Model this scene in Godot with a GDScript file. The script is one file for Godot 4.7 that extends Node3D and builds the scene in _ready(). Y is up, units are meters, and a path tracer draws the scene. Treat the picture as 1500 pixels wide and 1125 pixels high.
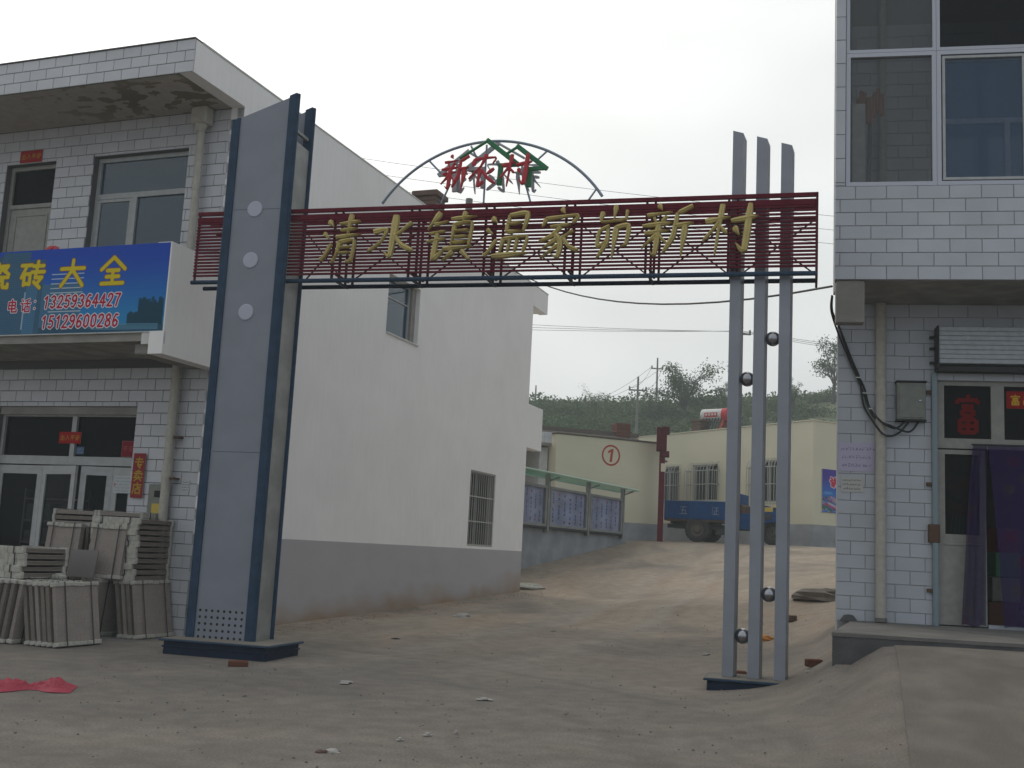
extends Node3D
# A village gate between two shops. Units are metres, y is up, the camera looks along -z.
# Three frames carry the place: the tiled shop (turned 20.8 degrees), the gate (15.1) and the corner shop (11.2).

const SHOP_AT := Vector3(-4.53, 0, -17.06)
const SHOP_TURN := -20.8
const GATE_AT := Vector3(-3.28, 0, -15.03)
const GATE_TURN := -15.1
const CORNER_AT := Vector3(4.6, 0, -15.5)
const CORNER_TURN := -11.2

var rng := RandomNumberGenerator.new()
var M := {}
var noise_tex := {}
var mesh_cache := {}
var name_count := {}


class MB:
	# collects faces in a SurfaceTool
	var st := SurfaceTool.new()
	var n := 0

	func _init() -> void:
		st.begin(Mesh.PRIMITIVE_TRIANGLES)
		st.set_smooth_group(-1)

	func tri(a: Vector3, b: Vector3, c: Vector3, out: Vector3) -> void:
		if (b - a).cross(c - a).dot(out) > 0.0:
			st.add_vertex(a); st.add_vertex(c); st.add_vertex(b)
		else:
			st.add_vertex(a); st.add_vertex(b); st.add_vertex(c)
		n += 1

	func quad(a: Vector3, b: Vector3, c: Vector3, d: Vector3, out: Vector3) -> void:
		tri(a, b, c, out)
		tri(a, c, d, out)

	func uvquad(a: Vector3, b: Vector3, c: Vector3, d: Vector3, r := Rect2(0, 0, 1, 1)) -> void:
		# a lower left, b lower right, c upper right, d upper left, seen from the front
		var p := [a, c, b, a, d, c]
		var t := [Vector2(0, 1), Vector2(1, 0), Vector2(1, 1), Vector2(0, 1), Vector2(0, 0), Vector2(1, 0)]
		for i in 6:
			st.set_uv(r.position + Vector2(t[i].x * r.size.x, t[i].y * r.size.y))
			st.add_vertex(p[i])
		n += 2

	func box(lo: Vector3, hi: Vector3, bev := 0.0, xf := Transform3D()) -> void:
		var c := (lo + hi) / 2.0
		var h := (hi - lo) / 2.0
		h = h.abs()
		var b := minf(bev, minf(h.x, minf(h.y, h.z)) * 0.9)
		var P := func(ax: int, s: Vector3) -> Vector3:
			var q := Vector3(h.x - b, h.y - b, h.z - b)
			q[ax] = h[ax]
			return xf * (c + q * s)
		for ax in 3:
			var u := (ax + 1) % 3
			var v := (ax + 2) % 3
			for s in [-1.0, 1.0]:
				var k := []
				for e in [[-1.0, -1.0], [1.0, -1.0], [1.0, 1.0], [-1.0, 1.0]]:
					var g := Vector3()
					g[ax] = s; g[u] = e[0]; g[v] = e[1]
					k.append(P.call(ax, g))
				var o := Vector3()
				o[ax] = s
				quad(k[0], k[1], k[2], k[3], xf.basis * o)
		if b <= 0.0:
			return
		for a3 in 3:
			var a1 := (a3 + 1) % 3
			var a2 := (a3 + 2) % 3
			for s1 in [-1.0, 1.0]:
				for s2 in [-1.0, 1.0]:
					var g := Vector3()
					g[a1] = s1; g[a2] = s2
					var o := xf.basis * g
					var g0 := g; g0[a3] = -1.0
					var g1 := g; g1[a3] = 1.0
					quad(P.call(a1, g0), P.call(a1, g1), P.call(a2, g1), P.call(a2, g0), o)
		for sx in [-1.0, 1.0]:
			for sy in [-1.0, 1.0]:
				for sz in [-1.0, 1.0]:
					var g := Vector3(sx, sy, sz)
					tri(P.call(0, g), P.call(1, g), P.call(2, g), xf.basis * g)

	func bar(a: Vector3, b: Vector3, w: float, d: float, up := Vector3.UP, bev := 0.0) -> void:
		# a bar of section w (across) by d (along up) from a to b
		var z := (b - a).normalized()
		if absf(z.dot(up)) > 0.99:
			up = Vector3.RIGHT
		var x := up.cross(z).normalized()
		var y := z.cross(x)
		var l := a.distance_to(b)
		box(Vector3(-w / 2, -d / 2, 0), Vector3(w / 2, d / 2, l), bev, Transform3D(Basis(x, y, z), a))

	func tube(pts: Array, r: float, sides := 10, r_end := -1.0, caps := true) -> void:
		var m := pts.size()
		var rings := []
		var dir: Vector3 = (pts[1] - pts[0]).normalized()
		var u := dir.cross(Vector3.UP if absf(dir.y) < 0.9 else Vector3.RIGHT).normalized()
		for i in m:
			var d: Vector3
			if i == 0:
				d = (pts[1] - pts[0]).normalized()
			elif i == m - 1:
				d = (pts[m - 1] - pts[m - 2]).normalized()
			else:
				d = ((pts[i + 1] - pts[i]).normalized() + (pts[i] - pts[i - 1]).normalized()).normalized()
			u = (u - d * u.dot(d)).normalized()
			var v := d.cross(u)
			var rr := r if r_end < 0.0 else lerpf(r, r_end, float(i) / (m - 1))
			var ring := []
			for k in sides:
				var a := TAU * k / sides
				ring.append(pts[i] + (u * cos(a) + v * sin(a)) * rr)
			rings.append(ring)
		st.set_smooth_group(1)
		for i in m - 1:
			for k in sides:
				var k2 := (k + 1) % sides
				var mid: Vector3 = (pts[i] + pts[i + 1]) / 2.0
				var o: Vector3 = (rings[i][k] + rings[i + 1][k2]) / 2.0 - mid
				quad(rings[i][k], rings[i][k2], rings[i + 1][k2], rings[i + 1][k], o)
		st.set_smooth_group(-1)
		if caps:
			for e in [0, m - 1]:
				var o: Vector3 = (pts[0] - pts[1]) if e == 0 else (pts[m - 1] - pts[m - 2])
				for k in sides:
					tri(pts[e], rings[e][k], rings[e][(k + 1) % sides], o)

	func lathe(prof: Array, axis_at: Transform3D, sides := 24, smooth := true) -> void:
		# prof: Vector2(radius, height along local y)
		if smooth:
			st.set_smooth_group(2)
		for i in prof.size() - 1:
			var p: Vector2 = prof[i]
			var q: Vector2 = prof[i + 1]
			if smooth:
				st.set_smooth_group(2 + i)
			for k in sides:
				var a := TAU * k / sides
				var b := TAU * (k + 1) / sides
				var A := axis_at * Vector3(cos(a) * p.x, p.y, sin(a) * p.x)
				var B := axis_at * Vector3(cos(b) * p.x, p.y, sin(b) * p.x)
				var C := axis_at * Vector3(cos(b) * q.x, q.y, sin(b) * q.x)
				var D := axis_at * Vector3(cos(a) * q.x, q.y, sin(a) * q.x)
				var mid := (a + b) / 2.0
				var t := q - p
				var o := axis_at.basis * Vector3(cos(mid) * t.y, -t.x, sin(mid) * t.y)
				if p.x < 1e-5:
					tri(A, C, D, o)
				elif q.x < 1e-5:
					tri(A, B, C, o)
				else:
					quad(A, B, C, D, o)
		st.set_smooth_group(-1)

	func prism(poly: PackedVector2Array, z0: float, z1: float, xf := Transform3D()) -> void:
		var ids := Geometry2D.triangulate_polygon(poly)
		for i in range(0, ids.size(), 3):
			for zz in [z0, z1]:
				var p := []
				for k in 3:
					var q := poly[ids[i + k]]
					p.append(xf * Vector3(q.x, q.y, zz))
				tri(p[0], p[1], p[2], xf.basis * Vector3(0, 0, 1.0 if zz == maxf(z0, z1) else -1.0))
		var cw := Geometry2D.is_polygon_clockwise(poly)
		for i in poly.size():
			var a := poly[i]
			var b := poly[(i + 1) % poly.size()]
			var e := b - a
			var o := Vector3(e.y, -e.x, 0) * (-1.0 if cw else 1.0)
			quad(xf * Vector3(a.x, a.y, z0), xf * Vector3(b.x, b.y, z0), xf * Vector3(b.x, b.y, z1), xf * Vector3(a.x, a.y, z1), xf.basis * o)

	func plate(r: Rect2, holes: Array, z0: float, z1: float, xf := Transform3D(), step := 0.0) -> void:
		# a slab in the xy plane with rectangular openings
		var xs := [r.position.x, r.end.x]
		var ys := [r.position.y, r.end.y]
		for h in holes:
			for v in [h.position.x, h.end.x]:
				if v > r.position.x and v < r.end.x and not xs.has(v):
					xs.append(v)
			for v in [h.position.y, h.end.y]:
				if v > r.position.y and v < r.end.y and not ys.has(v):
					ys.append(v)
		xs.sort()
		ys.sort()
		var solid := func(i: int, j: int) -> bool:
			if i < 0 or j < 0 or i >= xs.size() - 1 or j >= ys.size() - 1:
				return false
			var c := Vector2((xs[i] + xs[i + 1]) / 2.0, (ys[j] + ys[j + 1]) / 2.0)
			for h in holes:
				if h.has_point(c):
					return false
			return true
		for i in xs.size() - 1:
			for j in ys.size() - 1:
				if not solid.call(i, j):
					continue
				var x0: float = xs[i]
				var x1: float = xs[i + 1]
				var y0: float = ys[j]
				var y1: float = ys[j + 1]
				quad(xf * Vector3(x0, y0, z1), xf * Vector3(x1, y0, z1), xf * Vector3(x1, y1, z1), xf * Vector3(x0, y1, z1), xf.basis.z)
				quad(xf * Vector3(x0, y0, z0), xf * Vector3(x1, y0, z0), xf * Vector3(x1, y1, z0), xf * Vector3(x0, y1, z0), -xf.basis.z)
				for e in [[-1, 0, x0, y0, x0, y1], [1, 0, x1, y0, x1, y1], [0, -1, x0, y0, x1, y0], [0, 1, x0, y1, x1, y1]]:
					if not solid.call(i + e[0], j + e[1]):
						quad(xf * Vector3(e[2], e[3], z0), xf * Vector3(e[4], e[5], z0), xf * Vector3(e[4], e[5], z1), xf * Vector3(e[2], e[3], z1), xf.basis * Vector3(e[0], e[1], 0))

	func frame(r: Rect2, w: float, z0: float, z1: float, xf := Transform3D()) -> void:
		plate(r, [r.grow(-w)], z0, z1, xf)

	func done(normals := true) -> ArrayMesh:
		if normals:
			st.generate_normals()
		return st.commit()


# ---------- things, parts, structure ----------
func numbered(called: String) -> String:
	var k: int = name_count.get(called, 0)
	name_count[called] = k + 1
	return called if k == 0 else "%s_%03d" % [called, k]


func thing(called: String, label: String, category: String, at := Vector3.ZERO, turn := 0.0, group := "") -> Node3D:
	var o := Node3D.new()
	o.name = numbered(called)
	add_child(o)
	o.position = at
	o.rotation_degrees.y = turn
	o.set_meta("label", label)
	o.set_meta("category", category)
	if group:
		o.set_meta("group", group)
	return o


func put(called: String, mesh: Mesh, m: Material, parent: Node = null, xf := Transform3D()) -> MeshInstance3D:
	var o := MeshInstance3D.new()
	o.mesh = mesh
	o.material_override = m
	o.transform = xf
	if parent:
		o.name = called
		parent.add_child(o, true)
	else:
		o.name = numbered(called)
		add_child(o, true)
	return o


func single(called: String, mesh: Mesh, m: Material, label: String, category: String, at := Vector3.ZERO, turn := 0.0, group := "") -> MeshInstance3D:
	var o := put(called, mesh, m)
	o.position = at
	o.rotation_degrees.y = turn
	o.set_meta("label", label)
	o.set_meta("category", category)
	if group:
		o.set_meta("group", group)
	return o


func structure(called: String, mesh: Mesh, m: Material) -> MeshInstance3D:
	var o := put(called, mesh, m)
	o.set_meta("kind", "structure")
	return o


func part(called: String, b: MB, m: Material, parent: Node, label := "") -> MeshInstance3D:
	var o := put(called, b.done(), m, parent)
	if label:
		o.set_meta("label", label)
	return o


func box_part(called: String, lo: Vector3, hi: Vector3, m: Material, parent: Node, bev := 0.0) -> MeshInstance3D:
	var b := MB.new()
	b.box(lo, hi, bev)
	return part(called, b, m, parent)


func twin(o: Node3D, label: String, at: Vector3, basis: Basis) -> Node3D:
	var c: Node3D = o.duplicate()
	c.name = numbered(str(o.name).trim_suffix("_000"))
	add_child(c)
	c.transform = Transform3D(basis, at)
	c.set_meta("label", label)
	return c


func frame_of(at: Vector3, turn: float) -> Transform3D:
	return Transform3D(Basis(Vector3.UP, deg_to_rad(turn)), at)


# ---------- materials ----------
func lin(r: float, g: float, b: float) -> Color:
	return Color(r, g, b).linear_to_srgb()


func noise_map(key: String, freq: float, lo: float, hi: float, octaves := 4, size := 512, sharp := false) -> NoiseTexture2D:
	if noise_tex.has(key):
		return noise_tex[key]
	var f := FastNoiseLite.new()
	f.seed = key.hash() % 10000
	f.noise_type = FastNoiseLite.TYPE_SIMPLEX_SMOOTH
	f.frequency = freq
	f.fractal_octaves = octaves
	var t := NoiseTexture2D.new()
	t.width = size
	t.height = size
	t.seamless = true
	t.noise = f
	var g := Gradient.new()
	g.set_color(0, Color(lo, lo, lo))
	g.set_color(1, Color(hi, hi, hi))
	if sharp:
		g.set_offset(0, 0.42)
		g.set_offset(1, 0.58)
	else:
		g.set_offset(0, 0.2)
		g.set_offset(1, 0.8)
	t.color_ramp = g
	noise_tex[key] = t
	return t


func mat(c: Color, rough := 0.8, metal := 0.0, tex: Texture2D = null, scale := 0.5, bump := 0.0, fine: Texture2D = null, fine_scale := 4.0) -> StandardMaterial3D:
	var m := StandardMaterial3D.new()
	m.albedo_color = c
	m.roughness = rough
	m.metallic = metal
	if tex:
		m.albedo_texture = tex
		m.uv1_triplanar = true
		m.uv1_world_triplanar = true
		m.uv1_scale = Vector3.ONE * scale
	if fine:
		m.detail_enabled = true
		m.detail_albedo = fine
		m.detail_blend_mode = BaseMaterial3D.BLEND_MODE_MUL
		m.detail_uv_layer = BaseMaterial3D.DETAIL_UV_2
		m.uv2_triplanar = true
		m.uv2_world_triplanar = true
		m.uv2_scale = Vector3.ONE * fine_scale
	if bump > 0.0 and tex:
		m.heightmap_enabled = true
		m.heightmap_texture = tex
		m.heightmap_scale = bump
	return m


func glass(c: Color, alpha: float, rough := 0.03) -> StandardMaterial3D:
	var m := StandardMaterial3D.new()
	m.transparency = BaseMaterial3D.TRANSPARENCY_ALPHA
	m.albedo_color = Color(c, alpha)
	m.roughness = rough
	m.metallic_specular = 0.6
	return m


func printed(img: Image, rough := 0.55) -> StandardMaterial3D:
	var m := StandardMaterial3D.new()
	m.albedo_texture = ImageTexture.create_from_image(img)
	m.roughness = rough
	m.metallic_specular = 0.2
	m.texture_repeat = false
	return m


func tinted(rough := 0.9) -> StandardMaterial3D:
	var m := StandardMaterial3D.new()
	m.vertex_color_use_as_albedo = true
	m.roughness = rough
	return m


func make_materials() -> void:
	var blotch := noise_map("blotch", 0.008, 0.86, 1.0)
	var fine := noise_map("fine", 0.06, 0.9, 1.0, 5)
	var grit := noise_map("grit", 0.11, 0.76, 1.0, 5)
	var streak := noise_map("streak", 0.015, 0.92, 1.0, 3)
	noise_tex["soft"] = noise_map("softened", 0.006, 0.95, 1.0, 3)
	M.tile = []
	for k in 5:
		var s: float = [1.0, 0.97, 1.03, 0.985, 0.95][k]
		M.tile.append(mat(lin(0.55 * s, 0.555 * s, 0.585 * s), 0.28, 0.0, noise_map("softened", 0.006, 0.95, 1.0, 3), 0.35))
	M.tile_side = []
	for k in 4:
		var s: float = [1.0, 0.97, 1.02, 0.95][k]
		M.tile_side.append(mat(lin(0.48 * s, 0.505 * s, 0.55 * s), 0.28, 0.0, noise_map("softened", 0.006, 0.95, 1.0, 3), 0.35))
	M.joint = mat(lin(0.12, 0.12, 0.125), 0.95)
	M.joint_pale = mat(lin(0.33, 0.335, 0.35), 0.95)
	M.white_wall = mat(lin(0.87, 0.855, 0.84), 0.9, 0.0, noise_map("runs", 0.03, 0.98, 1.0, 4), 0.3, 0.0, noise_map("wash", 0.006, 0.975, 1.0, 3), 0.21)
	M.white_wall.uv1_scale = Vector3(0.7, 0.07, 0.7)
	M.grey_wall = tinted(0.9)
	M.plaster = mat(lin(0.36, 0.34, 0.31), 0.95, 0.0, blotch, 0.5, 0.0, fine, 2.0)
	M.white_trim = mat(lin(0.62, 0.62, 0.6), 0.6, 0.0, streak, 0.8)
	M.white_frame = mat(lin(0.42, 0.43, 0.43), 0.45, 0.0, streak, 0.8)
	M.cream_frame = mat(lin(0.32, 0.315, 0.285), 0.55, 0.0, streak, 0.8)
	M.alu = mat(lin(0.42, 0.43, 0.48), 0.35, 0.35)
	M.pipe = mat(lin(0.47, 0.445, 0.385), 0.5, 0.0, streak, 1.2)
	M.dark = mat(lin(0.03, 0.03, 0.032), 0.9)
	M.shaded_room = mat(lin(0.08, 0.075, 0.07), 0.95)  # dark colour carries the shade inside the rooms
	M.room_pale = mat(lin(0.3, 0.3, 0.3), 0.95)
	M.glass_blue = glass(lin(0.03, 0.085, 0.14), 0.55)
	M.glass = glass(lin(0.03, 0.04, 0.05), 0.12)
	M.glass.metallic_specular = 0.15
	M.glass_shop = glass(lin(0.006, 0.008, 0.01), 0.55)  # near-black tint deepens the shade seen in the shop doorway
	M.glass_shop.metallic_specular = 0.18
	M.glass_bay_veiled = glass(lin(0.09, 0.1, 0.1), 0.28)  # grey in the tint stands in for a veil of reflection
	M.glass_shop = glass(lin(0.006, 0.008, 0.01), 0.55)
	M.glass_shop.metallic_specular = 0.18
	M.glass_bay_veiled.metallic_specular = 0.3
	M.glass_bay = glass(lin(0.014, 0.07, 0.16), 0.34)
	M.glass_bay.metallic_specular = 0.4
	M.glass_dark = glass(lin(0.008, 0.009, 0.012), 0.62)
	M.glass_dark.metallic_specular = 0.15
	M.glass_clear = glass(lin(0.1, 0.11, 0.12), 0.07)
	M.glass_clear.metallic_specular = 0.25
	M.panel_grey = mat(lin(0.22, 0.236, 0.282), 0.5, 0.1, noise_map("softened", 0.006, 0.95, 1.0, 3), 0.5)
	M.panel_beige = mat(lin(0.29, 0.295, 0.285), 0.5, 0.1, blotch, 0.6)
	M.blue_steel = mat(lin(0.042, 0.078, 0.135), 0.5, 0.0, blotch, 1.0, 0.0, fine, 3.0)
	M.blue_dark = mat(lin(0.018, 0.03, 0.06), 0.5, 0.1, blotch, 1.0)
	M.post_grey = mat(lin(0.26, 0.275, 0.32), 0.4, 0.2, noise_map("softened", 0.006, 0.95, 1.0, 3), 0.7)
	M.disc = mat(lin(0.4, 0.415, 0.5), 0.5)
	M.maroon = mat(lin(0.14, 0.014, 0.03), 0.65, 0.0, blotch, 1.5)
	M.maroon_dark = mat(lin(0.11, 0.014, 0.026), 0.6, 0.0, blotch, 1.5)
	M.gold = mat(lin(0.56, 0.45, 0.16), 0.5, 0.08, noise_map("softened", 0.006, 0.95, 1.0, 3), 2.0)
	M.red_letter = mat(lin(0.5, 0.025, 0.04), 0.5)
	M.green_letter = mat(lin(0.012, 0.17, 0.06), 0.5)
	M.back_letter = mat(lin(0.4, 0.42, 0.45), 0.6)
	M.arch_tube = mat(lin(0.24, 0.29, 0.36), 0.45, 0.3)
	M.chrome = mat(lin(0.34, 0.34, 0.36), 0.24, 1.0)
	M.dust_top = mat(lin(0.26, 0.235, 0.2), 0.95, 0.0, grit, 1.5)
	M.cream = mat(lin(0.74, 0.70, 0.535), 0.92, 0.0, noise_map("softened", 0.006, 0.95, 1.0, 3), 0.1, 0.0, fine, 1.0)
	M.band_grey = mat(lin(0.33, 0.345, 0.37), 0.92, 0.0, blotch, 0.3)
	M.red_paint = mat(lin(0.4, 0.05, 0.03), 0.8)
	M.red_paper = mat(lin(0.16, 0.008, 0.01), 0.7)
	M.gold_paint = mat(lin(0.55, 0.4, 0.06), 0.6)
	M.roof_tile = mat(lin(0.17, 0.14, 0.12), 0.95, 0.0, grit, 0.8)
	M.brick = mat(lin(0.19, 0.08, 0.055), 0.95, 0.0, grit, 3.0)
	M.brick_old = mat(lin(0.16, 0.1, 0.08), 0.95, 0.0, grit, 2.0)
	M.mortar = mat(lin(0.22, 0.2, 0.18), 0.95)
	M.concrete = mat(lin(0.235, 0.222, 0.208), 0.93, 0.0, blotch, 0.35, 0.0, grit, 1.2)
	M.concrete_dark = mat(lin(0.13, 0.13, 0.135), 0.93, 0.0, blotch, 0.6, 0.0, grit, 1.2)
	M.carton = mat(lin(0.245, 0.212, 0.185), 0.9, 0.0, noise_tex["softened"], 1.2, 0.0, streak, 3.0)
	M.carton_grey = mat(lin(0.34, 0.295, 0.265), 0.85, 0.0, noise_tex["softened"], 1.2, 0.0, streak, 3.0)
	M.carton_edge = mat(lin(0.2, 0.165, 0.135), 0.9, 0.0, blotch, 2.0)
	M.foam = mat(lin(0.48, 0.465, 0.41), 0.85, 0.0, blotch, 2.5)
	M.strap = mat(lin(0.035, 0.025, 0.03), 0.5)
	M.truck_blue = mat(lin(0.008, 0.075, 0.25), 0.5, 0.0, blotch, 1.2, 0.0, fine, 2.0)
	M.rubber = mat(lin(0.045, 0.04, 0.036), 0.9, 0.0, grit, 3.0)
	M.hub = mat(lin(0.14, 0.12, 0.1), 0.8, 0.0, grit, 3.0)
	M.rust = mat(lin(0.14, 0.075, 0.045), 0.9, 0.0, grit, 2.0)
	M.iron = mat(lin(0.03, 0.03, 0.032), 0.7)
	M.grille = mat(lin(0.4, 0.4, 0.37), 0.5, 0.3)
	M.bark = mat(lin(0.06, 0.05, 0.042), 0.95)
	M.pole_grey = mat(lin(0.2, 0.2, 0.19), 0.9)
	M.wire = mat(lin(0.02, 0.02, 0.022), 0.7)
	M.canopy = glass(lin(0.1, 0.5, 0.32), 0.5, 0.3)
	M.canopy_pale = mat(lin(0.4, 0.55, 0.46), 0.5)
	M.box_steel = mat(lin(0.2, 0.21, 0.18), 0.45, 0.3, streak, 1.0)
	M.shutter = mat(lin(0.4, 0.43, 0.45), 0.4, 0.3, streak, 1.0)
	M.rail = mat(lin(0.22, 0.28, 0.31), 0.5, 0.3)
	M.cloth_red = mat(lin(0.36, 0.03, 0.06), 0.6)
	M.cloth_brown = mat(lin(0.36, 0.13, 0.085), 0.9)
	M.scrap = mat(lin(0.4, 0.38, 0.355), 0.85)
	for k in ["maroon", "maroon_dark", "blue_steel", "blue_dark", "dark", "truck_blue", "red_paper", "carton", "carton_grey", "brick"]:
		M[k].metallic_specular = 0.2
	M.ramp = mat(lin(0.262, 0.227, 0.194), 0.95, 0.0, blotch, 0.35, 0.0, grit, 1.2)
	M.orange = mat(lin(0.5, 0.2, 0.03), 0.7)


# ---------- strokes: lettering ----------
func strokes_of(text: String) -> Array:
	# "x,y x,y|w; ..." on a 100 by 100 grid, y down -> [[points], width] per stroke
	var out := []
	for s in text.split(";", false):
		var bits := s.strip_edges().split("|")
		var pts := []
		for p in bits[0].split(" ", false):
			var q := p.split(",")
			pts.append(Vector2(float(q[0]), float(q[1])))
		out.append([pts, float(bits[1]) if bits.size() > 1 else 9.0])
	return out


func smooth_line(pts: Array, steps: int) -> Array:
	if pts.size() < 3:
		var o := []
		for i in steps + 1:
			o.append(pts[0].lerp(pts[-1], float(i) / steps))
		return o
	var out := []
	for i in pts.size() - 1:
		var a: Vector2 = pts[maxi(i - 1, 0)]
		var b: Vector2 = pts[i]
		var c: Vector2 = pts[i + 1]
		var d: Vector2 = pts[mini(i + 2, pts.size() - 1)]
		for k in steps:
			out.append(b.lerp(c, float(k) / steps) * 0.45 + b.cubic_interpolate(c, a, d, float(k) / steps) * 0.55)
	out.append(pts[-1])
	return out


func brush_letter(b: MB, text: String, centre: Vector3, size: Vector2, depth: float, fat := 1.0, mirror := false, brushy := true) -> void:
	# raised brush strokes in the xy plane; every stroke has a rounded back, so that none lie in one plane
	var k := 0
	for s in strokes_of(text):
		var line := smooth_line(s[0], 5)
		var w: float = s[1] * fat / 200.0 * (size.x + size.y) / 2.0
		var n := line.size()
		var d := depth * (1.0 + 0.035 * k)
		k += 1
		var rows := []
		for i in n:
			var t := float(i) / (n - 1)
			var p: Vector2 = line[i]
			var dir: Vector2 = (line[mini(i + 1, n - 1)] - line[maxi(i - 1, 0)]).normalized()
			var nor := Vector2(-dir.y, dir.x)
			var ww := w
			if brushy:
				ww = w * (1.3 - 0.75 * t + 0.28 * sin(t * 5.0 + k))
				if i == 0:
					ww *= 0.7
				if i == n - 1:
					ww *= 0.35
			var mx := -1.0 if mirror else 1.0
			var c := Vector3(((p.x - 50.0) / 100.0 * size.x + (50.0 - p.y) / 100.0 * size.y * (0.12 if brushy else 0.0)) * mx, (50.0 - p.y) / 100.0 * size.y, 0)
			var v := Vector3(nor.x * mx * ww, -nor.y * ww, 0)
			var row := []
			for e in [[-1.0, 0.0], [-0.8, 0.75], [-0.25, 0.85], [0.0, 1.0], [0.25, 0.85], [0.8, 0.75], [1.0, 0.0]]:
				row.append(centre + c + v * e[0] + Vector3(0, 0, d * e[1]))
			rows.append(row)
		for i in n - 1:
			for j in 6:
				var o: Vector3 = (rows[i][j] + rows[i][j + 1] + rows[i + 1][j]) / 3.0 - (rows[i][0] + rows[i][6]) / 2.0
				b.quad(rows[i][j], rows[i][j + 1], rows[i + 1][j + 1], rows[i + 1][j], o)
			b.quad(rows[i][0], rows[i][6], rows[i + 1][6], rows[i + 1][0], Vector3(0, 0, -depth))
		for e in [0, n - 1]:
			var o: Vector3 = rows[e][3] - rows[1 if e == 0 else n - 2][3]
			for j in range(1, 6):
				b.tri(rows[e][0], rows[e][j], rows[e][j + 1], o)


func ink(img: Image, a: Vector2, b: Vector2, r: float, c: Color) -> void:
	# a round-ended line in an image, with soft edges
	var x0 := maxi(0, int(minf(a.x, b.x) - r - 1))
	var x1 := mini(img.get_width() - 1, int(maxf(a.x, b.x) + r + 1))
	var y0 := maxi(0, int(minf(a.y, b.y) - r - 1))
	var y1 := mini(img.get_height() - 1, int(maxf(a.y, b.y) + r + 1))
	var ab := b - a
	var l2 := maxf(ab.length_squared(), 1e-6)
	for y in range(y0, y1 + 1):
		for x in range(x0, x1 + 1):
			var p := Vector2(x + 0.5, y + 0.5)
			var t := clampf((p - a).dot(ab) / l2, 0.0, 1.0)
			var cover := clampf(r + 0.5 - p.distance_to(a + ab * t), 0.0, 1.0) * c.a
			if cover > 0.0:
				img.set_pixel(x, y, img.get_pixel(x, y).lerp(Color(c, 1.0), cover))


func ink_glyph(img: Image, text: String, centre: Vector2, size: Vector2, r: float, c: Color, slant := 0.0) -> void:
	for s in strokes_of(text):
		var pts: Array = s[0]
		for i in pts.size() - 1:
			var a: Vector2 = pts[i]
			var b: Vector2 = pts[i + 1]
			a = centre + Vector2((a.x - 50.0) / 100.0 * size.x + (50.0 - a.y) * slant, (a.y - 50.0) / 100.0 * size.y)
			b = centre + Vector2((b.x - 50.0) / 100.0 * size.x + (50.0 - b.y) * slant, (b.y - 50.0) / 100.0 * size.y)
			ink(img, a, b, r, c)


func scribble(img: Image, centre: Vector2, size: float, r: float, c: Color) -> void:
	# a small character too small to read in the photograph
	for k in 5:
		var a := centre + Vector2(rng.randf_range(-0.5, 0.5), rng.randf_range(-0.5, 0.5)) * size
		var b := a + (Vector2(size * rng.randf_range(0.3, 0.8), 0) if k % 2 == 0 else Vector2(0, size * rng.randf_range(0.3, 0.8)))
		ink(img, a, Vector2(minf(b.x, centre.x + size / 2), minf(b.y, centre.y + size / 2)), r, c)


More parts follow.
